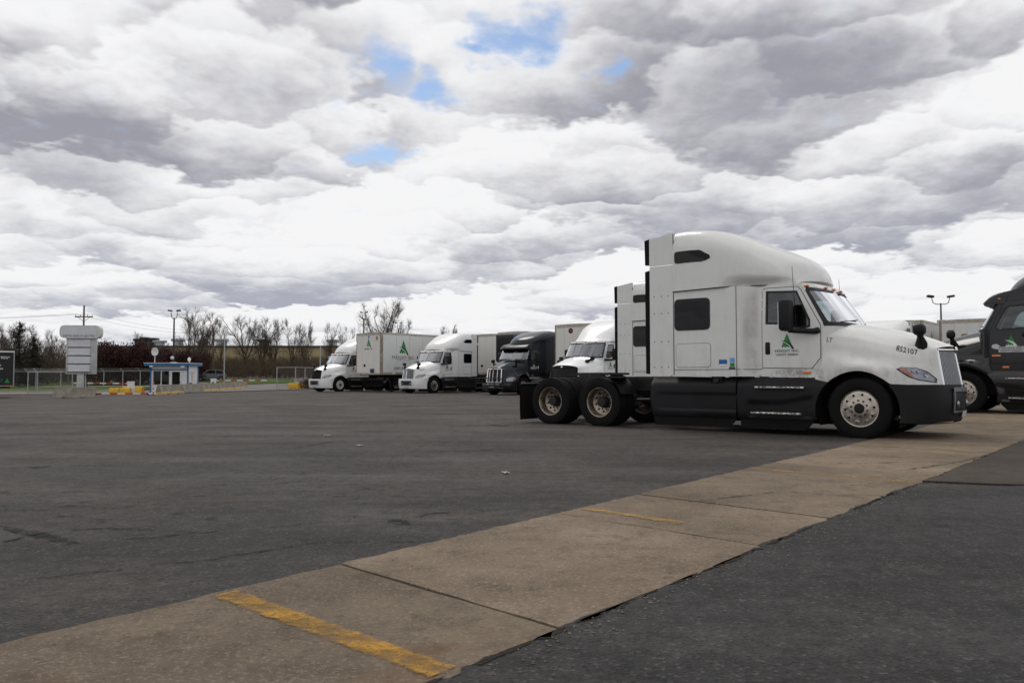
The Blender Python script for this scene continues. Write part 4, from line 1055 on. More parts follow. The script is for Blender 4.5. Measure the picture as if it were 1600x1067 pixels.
# paper scraps and stones lying on the yard
for (px, py, sz, nm) in [(562, 697, .11, 'flattened white paper scrap near the middle of the yard'), (790, 740, .10, 'white paper scrap on asphalt nearest the rear wheels'), (512, 681, .11, 'thin pale paper scrap farthest out on the yard'), (1494, 655, .11, 'white scrap lying in front of the big truck bumper')]:
    x, y = gp(px, py); mb = MB(); rnd = random.Random(int(px)); a = rnd.random() * 3
    mb.grid(lambda u, v: (x + (u - .5) * sz * math.cos(a) - (v - .5) * sz * .6 * math.sin(a), y + (u - .5) * sz * math.sin(a) + (v - .5) * sz * .6 * math.cos(a), gz(x, y) + .012 * (px > 1400) + .006 + .018 * abs(math.sin(5 * u + 3 * v))), 4, 4)
    tag(mb.build('paper_scrap', M_paper, None, 0), nm, 'litter')
def stones():
    mb = MB(); rnd = random.Random(5)
    def rock(x, y, z, r):
        vs = []
        for d in ((1, 0, 0), (-1, 0, 0), (0, 1, 0), (0, -1, 0), (0, 0, 1), (0, 0, -.6)):
            k = r * rnd.uniform(.6, 1.2); vs.append((x + d[0] * k, y + d[1] * k, z + d[2] * k * .7 + r * .3))
        mb.add(vs, [(0, 2, 4), (2, 1, 4), (1, 3, 4), (3, 0, 4), (2, 0, 5), (1, 2, 5), (3, 1, 5), (0, 3, 5)])
    for i in range(900):
        s = rnd.uniform(-1, 14); p = strip_pt(s, 1.02 + abs(rnd.gauss(0, .06))); rock(p[0], p[1], gz(*p) + .014, rnd.uniform(.003, .010))
    for i in range(1600):
        y = 2.2 + 20 * rnd.random() ** 2; x = rnd.uniform(-.75, .75) * y; rock(x, y, gz(x, y) + .004, rnd.uniform(.0025, .007))
    for i in range(300):
        s = rnd.uniform(-2, 9); p = strip_pt(s, rnd.random()); rock(p[0], p[1], .009, rnd.uniform(.002, .006))
    tag(mb.build('gravel', simple('gravel_stone', (.15, .135, .115), .9, 0, .2, 0, .5, 40), None, 0), 'small loose stones scattered over the asphalt and along the slab edge', 'gravel', kind='stuff')
stones()
# ------------------------------------------------------------------ tractors
LT['dmark'] = (-1.245, 1.53); LT['ext'] = [(1.06, 3.225, 0), (3.237, 3.855, .2)]; LT['hmir'] = (.866, .69, .25, .0)
LT['lines'] = [((-3.44, 1.165), (-2.15, 1.165)), ((-2.15, 1.04), (-2.15, 2.71)), ((-1.7, 1.165), (-2.15, 1.165))]
LT['bowls'] = [(.880, .190, .026), (.905, .180, .026), (.935, .130, .034)]
LT['crease'] = [(-3.5, 3.62), (-2.6, 3.62), (-1.9, 3.45), (-1.2, 3.10), (-.8, 2.80)]
LT['hcrease'] = .038; LT['vcrease'] = .607
PETE = dict(LT, tc=[(.9, -.50), (2.0, -.56), (2.6, -.82), (3.0, -1.0)], tf=[(.9, -.3), (2.0, -.27), (2.6, -.62), (3.0, -.86)], ex=.62,
    w=lambda t, z: lerp(1.2, 1.085, sstep(-2.0, -1.62, t)) - .07 * sstep(-2.0, -1.6, t) * sstep(1.9, 2.9, z), zs=[(-3.44, 3.08), (-1.5, 3.05), (-.9, 2.88)],
    ws=(2.0, 2.60), door=[(-1.55, 1.2), (-.62, 1.2), (-.57, 1.4), (-.585, 1.97), (-.875, 2.60), (-.94, 2.68), (-1.5, 2.70), (-1.55, 2.66)], dwin=[(-1.48, 2.05), (-.78, 1.99), (-.70, 2.05), (-.89, 2.48), (-.98, 2.56), (-1.48, 2.58)],
    sleep_win=None, roof_win=None, locker=None, lines=[((-1.62, 1.05), (-1.62, 2.95)), ((-2.0, 1.05), (-2.0, 2.95)), ((-3.44, 1.17), (-2.0, 1.17))],
    rz=[(-3.5, 3.74), (-2.9, 3.78), (-2.2, 3.66), (-1.7, 3.51), (-1.3, 3.36), (-1.05, 3.20), (-.92, 3.04), (-.87, 2.94)], rw=[(-3.5, 1.2), (-2.0, 1.18), (-1.2, .98), (-.87, .78)], re=[(-3.5, .40), (-2.2, .55), (-1.2, .72), (-.87, .8)], rf=-.87, rdent=.06, rshear=.22,
    rear=lambda y, z: -.27 - .29 * min(1, (y / 1.09) ** 2) - .12 * sstep(1.2, .8, z), front=lambda y, z: 1.25 + .10 * (1.5 - z) / .7 - .46 * (abs(y) / 1.2) ** 1.6,
    hood=[(0, [(1.12, .80), (1.13, 1.10), (1.07, 1.42), (1.02, 1.74), (.60, 1.98), (0, 2.03)]), (.3, [(1.22, .80), (1.22, 1.19), (1.00, 1.31), (.90, 1.62), (.52, 1.88), (0, 1.93)]), (.6, [(1.21, .80), (1.19, 1.16), (.93, 1.26), (.77, 1.55), (.45, 1.76), (0, 1.80)]),
          (.85, [(1.08, .72), (1.04, 1.00), (.83, 1.15), (.63, 1.42), (.37, 1.61), (0, 1.64)]), (1, [(.60, .69), (.59, .95), (.57, 1.20), (.545, 1.44), (.30, 1.52), (0, 1.535)])],
    bump=[(.75, 1.19), (.98, 1.12), (1.16, .90), (1.28, .55), (1.33, .28), (1.35, 0)], bz=(.28, .68), gy=(.50, .53), gz=(.73, 1.45), grille='pete', hcrease=0,
    head=[(.80, .13), (.86, .21), (.925, .22), (.955, .15), (.95, .06), (.88, .05)], amber=[(.80, .13), (.83, .17), (.845, .10), (.86, .06)], bowls=[(.885, .14, .05), (.925, .14, .045)],
    dmark=(-1.02, 1.60), ext=[(1.06, 3.0, 0), (3.02, 3.72, .3)], hmir=(.46, .64, .28, .05), visor=(2.90, 2.66, .26), markz=2.74, mir=(-.98, 1.42, 1.86, 2.44), aerial=False, tsz=.074, crease=[(-9, 0), (0, 0)])
CASC = dict(LT, tc=[(.9, -.6), (1.95, -.6), (2.65, -.95), (2.85, -1.03)], tf=[(.9, -.3), (1.95, -.2), (2.65, -.68), (2.85, -.80)], ex=.70, zs=[(-3.44, 2.72), (-.8, 2.72)], ws=(1.96, 2.64),
    door=[(-1.62, 1.195), (-.78, 1.18), (-.66, 1.37), (-.64, 1.94), (-.98, 2.58), (-1.04, 2.655), (-1.58, 2.66), (-1.62, 2.60)], dwin=[(-1.55, 2.02), (-1.2, 1.96), (-.95, 1.92), (-.84, 1.94), (-.83, 2.05), (-1.06, 2.55), (-1.55, 2.59)],
    rz=[(-3.5, 3.85), (-2.9, 3.86), (-2.4, 3.76), (-1.9, 3.56), (-1.5, 3.32), (-1.2, 3.08), (-.95, 2.86), (-.80, 2.75)], rw=[(-3.5, 1.2), (-2.0, 1.2), (-1.2, 1.10), (-.80, 1.04)], re=[(-3.5, .36), (-2.2, .46), (-.8, .5)], rf=-.80, rdent=0, rshear=.30, roof_win=None,
    rear=lambda y, z: -.2 - .40 * min(1, (y / 1.09) ** 2) - .12 * sstep(1.37, .9, z), front=lambda y, z: 1.25 + .06 * (1.5 - z) / .6 - .44 * (abs(y) / 1.2) ** 1.9,
    hood=[(0, [(1.11, .925), (1.12, 1.36), (1.095, 1.66), (1.02, 1.88), (.55, 1.965), (0, 1.98)]), (.35, [(1.20, .925), (1.195, 1.32), (1.09, 1.56), (.95, 1.76), (.50, 1.88), (0, 1.90)]), (.65, [(1.18, .92), (1.17, 1.25), (1.05, 1.44), (.90, 1.62), (.48, 1.755), (0, 1.78)]),
          (.85, [(1.10, .90), (1.08, 1.16), (.98, 1.34), (.84, 1.54), (.45, 1.645), (0, 1.665)]), (1, [(.78, .88), (.78, 1.10), (.775, 1.30), (.74, 1.47), (.40, 1.545), (0, 1.56)])],
    gy=(.70, .73), gz=(.92, 1.46), grille='slats', head=[(.80, .05), (.84, .17), (.90, .25), (.965, .20), (.97, .05), (.90, .02)], amber=[(.80, .05), (.82, .11), (.84, .11), (.83, .045)], bowls=[(.87, .13, .05), (.925, .12, .045)], hmir=(.55, .66, .18, -.32),
    vcrease=.5, dmark=(-1.20, 1.50), ext=[(1.06, 2.9, 0), (2.92, 3.78, .2)], marks=((.14, 1), (.72, 1), (1.0, 1), (.72, -1), (.14, -1)), markz=2.71, aerial=False, crease=[(-9, 0), (0, 0)], hcrease=.012)
def number(root, P, text, q0, v0, k1=.43, k2=1.0, size=.118, mat=None, sh=.165):
    hf = surf_hood(P)
    for s in (-1, 1):
        g = 1 if s < 0 else -1; co, fs = text2d(text, size, .006); vs = []
        for a, b in co:
            q, v = q0 + g * a * k1 - sh * b, v0 + b * k2 - g * a * k1 * .08; p = Vector(hf(q, v)); n = nrm(hf, q, v); n = n if n.y > 0 else -n; vs.append(p + n * .006)
        mb = MB(); mb.add(vs, fs); flip_side(mb, s); mb.build('fleet_number' if text[0].isdigit() else 'model_badge', mat or M_black, root, 0)
FAR_ROT = -A0 - math.pi / 2
def place(o, x, y, rz, dz=0.0):
    o.location = (x, y, gz(x, y) + dz); o.rotation_euler = (0, 0, rz)
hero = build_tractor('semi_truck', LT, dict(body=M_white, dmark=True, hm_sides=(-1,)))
number(hero, LT, '852107', .814, .553); number(hero, LT, 'LT', .078, .500, .62, .95, .10, None, 0)
def sticker(root, P, t0, t1, z0, z1, mat, s=-1, nme='sticker', off=.008):
    mb = MB(); patch(mb, surf_side(P), [(t0, z0), (t1, z0), (t1, z1), (t0, z1)], (), off, 0, .3, s); return mb.build(nme, mat, root, 0)
for s in (-1, 1):
    a = sticker(hero, LT, -2.50, -2.34, 1.27, 1.35, M_blue, s); sticker(a, LT, -2.49, -2.35, 1.235, 1.262, M_wprint, s, 'sticker_text'); sticker(hero, LT, -2.28, -2.19, 1.30, 1.38, M_lblue, s); sticker(hero, LT, -2.28, -2.19, 1.22, 1.285, M_green, s)
    sticker(hero, LT, -2.30, -2.18, 1.175, 1.21, M_grey, s)
place(hero, 6.584, 14.30, HERO_ROT) if False else None
hero.location = (6.584, 14.30, 0); hero.rotation_euler = (0, 0, -A0)
tag(hero, 'largest white semi truck, numbered 852107, without a trailer, nearest the camera', 'truck', 'white aerodynamic semi trucks')
# same make, parked beyond the big one
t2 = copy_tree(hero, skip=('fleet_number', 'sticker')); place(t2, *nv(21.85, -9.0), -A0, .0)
tag(t2, 'white semi truck hidden behind the largest one, only its sleeper rear showing', 'truck', 'white aerodynamic semi trucks')
# white trucks of the far row
row = build_tractor('semi_truck', LT, dict(body=M_white2, dmark=True, bumper=M_white2, bbar=M_white2))
number(row, LT, '852131', .814, .553)
def hubpos(px, Y, rot=FAR_ROT, side=1):
    X = (px - 800) / 1244 * Y; d = Vector((-math.sin(rot), math.cos(rot))) * 1.2 * side; return (X - d.x, Y - d.y)
place(row, *hubpos(679, 50.0), FAR_ROT); tag(row, 'white semi truck with silver grille and white bumper, second from left in far row', 'truck', 'white aerodynamic semi trucks')
row2 = build_tractor('semi_truck', LT, dict(body=M_white2, dmark=True, bumper=M_white2, bbar=M_white2, gmat=M_blackpl, grim=M_blackpl, sill=M_blackpl, rim=RIMF_W))
place(row2, *hubpos(531.9, 55.3), FAR_ROT); tag(row2, 'white semi truck with black grille, leftmost in the far row beside the chain link gate', 'truck', 'white aerodynamic semi trucks')
row3 = copy_tree(row); place(row3, *nv(40.75, -11.5), FAR_ROT); tag(row3, 'white truck whose rounded roof just shows above the big truck hood', 'truck', 'white aerodynamic semi trucks')
# dark conventional trucks
MD = [M_green, M_wprint, M_wprint, M_grey]
dark = build_tractor('semi_truck', dict(PETE, mir=(-1.62, 1.42, 1.86, 2.44), mdx=-1.25), dict(body=M_dark, dmark=True, plate=True, ttxt=3, markmats=MD + [], skirtm=M_dark, bumper=M_dark, handle=M_chrome, grr=.03))
_Y = 19.4; _X = 703 / 1244 * _Y; place(dark, _X + NX * 1.2, _Y + NY * 1.2, math.pi - A0); dark.location.z = .15
mb = MB(); mb.ellipsoid((0, 0, 0), (.085, .004, .06), 16, 6); mb.build('round_sticker', M_plate, dark, 40, (-.70, 1.092, 1.60)); sticker(dark, PETE, -.80, -.62, 1.365, 1.405, M_amber, 1, 'turn_signal', .02)
tag(dark, 'charcoal semi truck with sun visor, cut off by the right edge', 'truck', 'dark conventional semi trucks')
pete = build_tractor('semi_truck', PETE, dict(body=M_navy, dmark=True, plate=True, ttxt=3, markmats=MD, skirtm=M_dark, bumper=M_dark, handle=M_chrome, grr=.034, emb=M_redp))
bb = MB(); pts = [(1.62, -.98, .92), (1.70, -.6, .95), (1.74, 0, .95), (1.70, .6, .95), (1.62, .98, .92)]
bb.tube(pts, .028, 8); bb.tube([(x, y * 1.05, z - .55) for x, y, z in pts], .034, 8); bb.tube([(x - .02, y * 1.05, z - .28) for x, y, z in pts], .024, 8)
for y in (-.98, -.45, .45, .98): bb.tube([(1.64 if abs(y) > .6 else 1.71, y, .93), (1.62 if abs(y) > .6 else 1.69, y * 1.04, .38)], .026, 8)
for y in (-.45, .45): bb.tube([(1.69, y, .45), (1.15, y, .50)], .03, 8)
bb.build('bull_bar', M_blackpl, pete, 40)
place(pete, *hubpos(818.8, 45.2), FAR_ROT); tag(pete, 'dark blue semi truck with chrome grille and bull bar in the far row', 'truck', 'dark conventional semi trucks')
casc = build_tractor('semi_truck', CASC, dict(body=M_white2, dmark=True, bumper=M_blackpl, grim=M_blackpl, sill=M_blackpl))
place(casc, *nv(31.2, -21.85), FAR_ROT); tag(casc, 'white semi truck with wide black slatted grille, seen above the big truck rear wheels', 'truck', 'white aerodynamic semi trucks')
# ------------------------------------------------------------------ trailers (x forward from the nose, origin under the front wall)
M_alurail = simple('trailer_rail_aluminium', (.40, .36, .30), .45, .5, .5, 0, .25, 6)
M_tpanel = paint('trailer_white_panel', (.66, .67, .66), .35, (.22, .20, .17), .4, .3)
M_tfront = paint('trailer_front_panel', (.70, .68, .63), .45, (.27, .23, .18), .5, .1)
M_corner = simple('corner_post_brown', (.30, .25, .20), .6, .2, .4, 0, .3, 5)
def trailer(L=16.15, W=2.6, z0=1.17, H=4.0, reefer=False, gear=True, mark=False, emblem=None, boxes=False, npan=13):
    root = empty('box_trailer'); hw = W / 2
    mb = MB(); mb.rbox(-L + .04, -.02, -hw + .03, hw - .03, z0 + .05, H - .06, .02); mb.build('body', M_tpanel, root, 30)
    for k in range(4):                                            # front wall panels
        y0, y1 = lerp(-hw + .12, hw - .12, k / 4), lerp(-hw + .12, hw - .12, (k + 1) / 4)
        mb = MB(); mb.box(-.02, .012, y0 + .006, y1 - .006, z0 + .12, H - .16); mb.build('front_panel', M_tfront, root, 0)
    for s in (-1, 1):
        for k in range(npan):
            x0, x1 = -.16 - (L - .4) * k / npan, -.16 - (L - .4) * (k + 1) / npan
            mb = MB(); mb.box(x1 + .010, x0 - .010, s * (hw - .03), s * (hw - .012), z0 + .16, H - .14); mb.build('side_panel', M_tpanel, root, 0)
        mb = MB(); pts = [(.0, s * (hw - .14)), (.02, s * (hw - .06)), (-.04, s * hw), (-.17, s * hw), (-.17, s * (hw - .05)), (-.02, s * (hw - .14))]; mb.prism(pts, 'z', z0, H - .02); mb.build('corner_post', M_corner, root, 30)
        mb = MB(); mb.box(-L, -.15, s * (hw - .035), s * (hw + .004), H - .14, H - .01); mb.build('top_rail', M_alurail, root, 0)
        mb = MB(); mb.box(-L, -.15, s * (hw - .035), s * (hw + .004), z0, z0 + .16); br = mb.build('bottom_rail', M_alurail, root, 0)
        for k in range(9):
            x = -1.0 - k * 1.6; mb = MB(); mb.box(x - .25, x + .05, s * (hw + .004), s * (hw + .007), z0 + .05, z0 + .11); mb.build('reflective_tape', M_red if k % 2 else M_wprint, br, 0)
    mb = MB(); mb.box(-.02, .03, -hw + .1, hw - .1, H - .17, H - .01); mb.build('front_rail', M_alurail, root, 0)
    mb = MB(); mb.box(-.02, .03, -hw + .1, hw - .1, z0, z0 + .13); mb.build('front_sill', M_alurail, root, 0)
    mb = MB(); mb.grid(lambda u, v: (lerp(-L, 0, u), lerp(-hw + .03, hw - .03, v), H - .01 + .02 * math.sin(math.pi * v)), 2, 6); mb.build('roof', M_tpanel, root, 40)
    for s in (-1, 1):
        mb = MB(); mb.box(-L - .03, -L + .04, s * .01 if s > 0 else -hw + .05, hw - .05 if s > 0 else -.01, z0 + .1, H - .08); mb.build('rear_door', M_tpanel, root, 0)
    mb = MB(); mb.box(-L + .1, -.5, -.55, -.45, z0 - .22, z0); mb.box(-L + .1, -.5, .45, .55, z0 - .22, z0); mb.box(-1.4, -.05, -.9, .9, z0 - .05, z0)
    for k in range(20): mb.box(-L + .5 + k * .75, -L + .56 + k * .75, -hw + .05, hw - .05, z0 - .10, z0)
    mb.build('underframe', M_frame, root, 30)
    if gear:
        for s in (-1, 1):
            mb = MB(); mb.box(-2.75, -2.60, s * .72 - .07, s * .72 + .07, .30, z0); mb.box(-2.73, -2.62, s * .72 - .05, s * .72 + .05, .05, .32); mb.rbox(-2.82, -2.53, s * .72 - .14, s * .72 + .14, .0, .06, .02); mb.build('landing_leg', M_frame, root, 30)
        mb = MB(); mb.tube([(-2.67, -.7, .75), (-2.67, .7, .75)], .03, 8); mb.tube([(-2.67, -.72, .5), (-3.5, -.5, z0 - .1)], .025, 6); mb.tube([(-2.67, .72, .5), (-3.5, .5, z0 - .1)], .025, 6); mb.build('landing_brace', M_frame, root, 40)
    for s in (-1, 1):
        for t in (-L + 1.3, -L + 2.55): wheel(root, t, s * 1.09, 'rear', None, t); wheel(root, t, s * .76, 'inner', None, t)
    mb = MB()
    for t in (-L + 1.3, -L + 2.55): mb.tube([(t, -1.1, .5), (t, 1.1, .5)], .07, 8)
    mb.box(-L + .6, -L + 3.2, -.6, -.45, .62, .95); mb.box(-L + .6, -L + 3.2, .45, .6, .62, .95); mb.build('bogie', M_frame, root, 30)
    mb = MB(); mb.rbox(.01, .07, .28, .62, z0 + .14, z0 + .40, .02); gb = mb.build('service_box', M_darksteel, root, 30)
    for k in range(3):
        q = MB(); q.lathe([(0, .045), (.07, .04), (.08, .001)], 10, Matrix.Translation((.07, .36 + .1 * k, z0 + .32)) @ Matrix.Rotation(R(-90), 4, 'Z')); q.build('gladhand', (M_blackpl, M_redp, M_blue)[k], gb, 30)
    mb = MB(); mb.lathe([(0, .09), (.05, .08), (.06, .001)], 12, Matrix.Translation((.01, -.35, z0 + .62)) @ Matrix.Rotation(R(-90), 4, 'Z')); mb.build('plug_socket', M_blackpl, root, 30)
    ff = lambda a, b: (.014, a, b); sf = lambda a, b: (a, hw - .012, b)
    if mark:
        m2, mm, tx = put_mark(root, '', sf, (-2.02, 2.52, -1), .92, [('FREIGHT INC.', .31, -.20, .004, 1.14, 3), ('SHIPPING & LOGISTICS', .085, -.37, .001, 1.4, 3), ('(630) 413 9534', .27, -.92, .004, 1.05, 3)], .003); m2.build('company_mark', mm, root, 0)
        for q in tx: q.build('lettering', mm, root, 0)
        m2, mm, tx = put_mark(root, '', ff, (.05, 3.02, 1), .52, [('FREIGHT INC.', .14, -.12, .002, 1.1, 3)], .004, out=(1, 0, 0)); m2.build('company_mark', mm, root, 0)
        for q in tx: q.build('lettering', mm, root, 0)
        q = MB(); q.box(.013, .018, .78, .98, 3.48, 3.72); q.build('notice_plate', M_corner, root, 0)
        q = MB(); q.prism([(.0, 3.66), (.05, 3.56), (.10, 3.66), (.13, 3.80), (.08, 3.80), (.05, 3.70), (.02, 3.80), (-.03, 3.80)], 'x', .013, .018); q.build('small_sign', M_blue, root, 0)
        for k in range(7):
            q = MB(); q.box(-.10, -.06, hw - .0, hw + .006, 2.75 + k * .13, 2.84 + k * .13); q.build('post_digit', M_blackpl, root, 0)
    if emblem:
        q = MB(); q.lathe([(0, .15), (.006, .15), (.007, .001)], 20, Matrix.Translation((.012, emblem[0], emblem[1])) @ Matrix.Rotation(R(-90), 4, 'Z')); e = q.build('round_emblem', M_black, root, 30)
        q = MB(); q.prism([(emblem[0] - .05, emblem[1] - .07), (emblem[0] + .06, emblem[1] - .02), (emblem[0] + .02, emblem[1] + .08), (emblem[0] - .04, emblem[1] + .03)], 'x', .019, .022); q.build('emblem_figure', M_redp, e, 0)
    if boxes:
        for (y, z, w_, h_) in ((-.75, 3.3, .13, .16), (.25, 3.05, .13, .16)):
            q = MB(); q.box(.012, .05, y - w_, y + w_, z - h_, z + h_); q.build('vent_hatch', M_frame, root, 0)
        q = MB(); q.box(.012, .018, .0, .5, 2.85, 3.62); q.build('notice_plate', M_tpanel, root, 0)
    if reefer:
        mb = MB(); mb.rbox(.03, .52, -1.0, 1.0, 2.02, 3.82, .08); u = mb.build('cooling_unit', M_frame, root, 30)
        for k in range(12):
            z = lerp(2.12, 3.55, k / 11); q = MB(); q.box(.51, .535, -.92, .92, z - .03, z + .03, Matrix.Rotation(0, 4, 'Y')); q.build('grille_slat', M_blackpl, u, 0)
        q = MB(); q.box(.515, .53, .55, .95, 3.62, 3.76); q.build('maker_badge', M_blue, u, 0)
        for s in (-1, 1):
            q = MB(); q.rbox(.03, .40, s * .55 - .32, s * .55 + .32, 1.35, 1.95, .05); q.build('lower_cover', M_tpanel, root, 30)
    return root
def put_trailer(o, n, v_left, rot=FAR_ROT, W=2.6):
    """n: distance of the front wall along the yard axis; v_left: the visible (left) side"""
    c = nv(n, v_left - W / 2); place(o, c[0], c[1], rot); return o
trA = trailer(mark=True); put_trailer(trA, 35.2, -40.55); tag(trA, 'white box trailer with large green triangle logo and phone number, between two white trucks', 'trailer', 'white box trailers')
trB = trailer(gear=False); put_trailer(trB, 41.6, -35.6); tag(trB, 'white box trailer with brown corner post behind the silver grille truck', 'trailer', 'white box trailers')
trC = trailer(reefer=True); put_trailer(trC, 40.6, -32.4); tag(trC, 'refrigerated trailer with black cooling unit on its nose, behind the dark blue truck', 'trailer', 'white box trailers')
trD = trailer(emblem=(-.15, 3.62)); put_trailer(trD, 36.7, -24.7); tag(trD, 'white box trailer with small round emblem, between dark blue truck and slatted grille truck', 'trailer', 'white box trailers')
trE = trailer(boxes=True); put_trailer(trE, 46.7, -6.86); tag(trE, 'white box trailer front with dark hatches, seen over the charcoal truck hood', 'trailer', 'white box trailers')
trF = trailer(gear=False, mark=True); put_trailer(trF, 45.6, -10.0); tag(trF, 'white box trailer side with green logo, seen just left of the hatched trailer front', 'trailer', 'white box trailers')
# ------------------------------------------------------------------ gate area at the far left
def at(px, Y): return (px - 800) / 1244 * Y
GA = sheet('road', M_road, [(-29, 72), (-10, 78), (4, 98), (10, 160), (-28, 162), (-66, 150), (-95, 140), (-95, 132), (-50, 122), (-39, 100), (-37, 84), (-60, 75.5), (-120, 73), (-120, 66), (-60, 68)], .05, 2)
gr1 = sheet('grass_verge', M_grass, [(-140, 79), (-60, 78), (-42, 82), (-41, 100), (-53, 119), (-90, 128), (-200, 130), (-200, 82)], .09, 2)
gr2 = sheet('far_grass', M_grass, [(-300, 141), (-95, 141), (-66, 151), (-28, 163), (20, 161), (120, 165), (120, 420), (-300, 420)], .12, 5)
gr3 = sheet('grass_island', M_grass, [(-38, 104), (-30, 110), (-34, 124), (-48, 121)], .12, 2)
sheet('sidewalk', M_jersey, [(-140, 97), (-60, 96), (-44, 98), (-44, 100), (-60, 98.2), (-140, 99.2)], .13, 2)
sheet('kerb', M_jersey, [(-140, 78.4), (-60, 77.4), (-41.4, 81.2), (-40.6, 84), (-41.2, 84), (-42, 81.8), (-60, 78.0), (-140, 79)], .16, 2, thick=.2)
# concrete barriers
def jersey_mesh(L, foot=None):
    mb = MB(); prof = [(-.30, 0), (-.30, .08), (-.20, .28), (-.085, .81), (.085, .81), (.20, .28), (.30, .08), (.30, 0)]
    prof2 = [(-.30, .07), (-.30, .08), (-.20, .28), (-.085, .81), (.085, .81), (.20, .28), (.30, .08), (.30, .07)]
    segs = [(-L / 2, prof), (-L / 2 + L * .22, prof), (-L / 2 + L * .22, prof2), (-L / 2 + L * .34, prof2), (-L / 2 + L * .34, prof), (-L / 2 + L * .66, prof), (-L / 2 + L * .66, prof2), (-L / 2 + L * .78, prof2), (-L / 2 + L * .78, prof), (L / 2, prof)]
    n = 8; vs = [(x, y, z) for x, pr in segs for y, z in pr]; fs = []
    for i in range(len(segs) - 1):
        for k in range(n): fs.append((i * n + k, i * n + (k + 1) % n, (i + 1) * n + (k + 1) % n, (i + 1) * n + k))
    fs += [list(range(n))[::-1], [(len(segs) - 1) * n + k for k in range(n)]]; mb.add(vs, fs); return mb
def jerseymat(name, band):
    mt = bpy.data.materials.new(name); t = NT(mt); x, y, z = t.xyz(); n1 = t.noise(2.2, 8, .66); n2 = t.noise(1.2, 6, .6, t.mapping((6, 6, 1)))
    c = t.mix(t.ramp(n1, .3, .7), (.20, .18, .15), (.33, .30, .25)); c = t.mix(t.ramp(n2, .5, .75, 0, .55), c, (.12, .105, .09))
    if band: c = t.mix(t.math('MULTIPLY', t.ramp(z, .27, .22), t.ramp(n1, .36, .50, .15, .9)), c, (.58, .42, .14))
    t.bsdf(c, .9, 0, .2, t.bump(t.noise(30, 4), .4, .01)); return mt
M_jb, M_jp = jerseymat('barrier_yellow_foot', True), jerseymat('barrier_plain', False)
JL = 5.72; jm = [jersey_mesh(JL).mesh('concrete_barrier', M_jb, 30), jersey_mesh(JL).mesh('concrete_barrier', M_jp, 30)]
B0, B1 = Vector((-29.3, 66.0)), Vector((-31.7, 95.0)); names = ['concrete barrier with yellow foot, nearest of the line by the guard booth', 'plain concrete barrier, second in the line in front of the guard booth', 'concrete barrier with yellow foot, third in the line by the booth', 'concrete barrier, fourth in the line, beside the white gate cabinet', 'concrete barrier at the far right end of the line by the booth']
for k in range(5):
    p = B0.lerp(B1, (k + .5) / 5); d = B1 - B0; o = link_mesh('concrete_barrier', jm[1 if k == 1 else 0], None, (p.x, p.y, gz(p.x, p.y) - .01), (0, 0, math.atan2(d.y, d.x)))
    tag(o, names[k], 'barrier', 'concrete barriers')
o = jersey_mesh(2.9).build('concrete_barrier', M_jp, None, 30, (at(118, 62), 62, gz(at(118, 62), 62) - .01), (0, 0, R(14))); tag(o, 'grey concrete barrier standing at the foot of the tall sign', 'barrier', 'concrete barriers')
# tall covered sign
def rrect2(x0, x1, z0, z1, r): return rounded([(x0, z0), (x1, z0), (x1, z1), (x0, z1)], r, 5)
sx, sy_ = at(128, 64), 64.0; sg = empty('pylon_sign', (sx, sy_, gz(sx, sy_)), R(12), 'tall grey pylon sign with wrinkled white covers, beside the boom gate', 'sign')
M_signgrey = simple('sign_grey', (.46, .46, .46), .5, .1, .5, 0, .15, 2)
M_signlight = simple('sign_light_face', (.60, .60, .59), .5, 0, .5, 0, .1, 2)
def wrinkle():
    mt = bpy.data.materials.new('wrinkled_cover'); t = NT(mt); w = t.noise(1.6, 5, .6, t.mapping((1, 1, 2.6), (0, 0, 0), (0, R(25), 0)), 1.2)
    t.bsdf(t.mix(t.ramp(w, .3, .7), (.60, .61, .64), (.70, .71, .74)), .6, 0, .4, t.bump(w, .5, .12)); return mt
M_cover = wrinkle()
mb = MB(); mb.rbox(-.30, .30, -.18, .18, 0, 2.1, .03); mb.build('post', M_signgrey, sg, 30)
mb = MB(); mb.rbox(-1.10, 1.06, -.26, .26, 1.83, 4.72, .03); mb.build('cabinet', M_signgrey, sg, 30)
mb = MB(); mb.prism(rrect2(-1.56, 1.42, 4.70, 5.74, .40), 'y', -.42, .42); hd = mb.build('head_cabinet', M_signlight, sg, 30)
mb = MB(); mb.prism(rrect2(-1.46, 1.14, 4.82, 5.60, .30), 'y', -.44, -.42); hf_ = mb.build('head_face', M_cover, hd, 30)
co, fs = text2d('Logistics Center & Logos Park', .185, .010); q = MB(); q.add([(x - .15, -.445, y + 4.92) for x, y in co], fs); q.build('lettering', M_black, hd, 0)
for k in range(4):
    za = 1.98 + k * .66; mb = MB(); mb.box(-.92, .66, -.285, -.262, za + .06, za + .62); mb.build('cover_sheet', M_cover, sg, 0)
    mb = MB(); mb.box(-1.0, .74, -.31, -.265, za - .01, za + .04); mb.build('batten', M_boothdark if False else M_navy, sg, 0)
mb = MB(); mb.tube([(.32, -.3, 1.9), (.34, -.34, .5), (.36, -.36, .05)], .03, 6); mb.tube([(.5, -.3, 1.9), (.52, -.34, .5), (.5, -.36, .05)], .03, 6); mb.build('cable', M_blackpl, sg, 40)
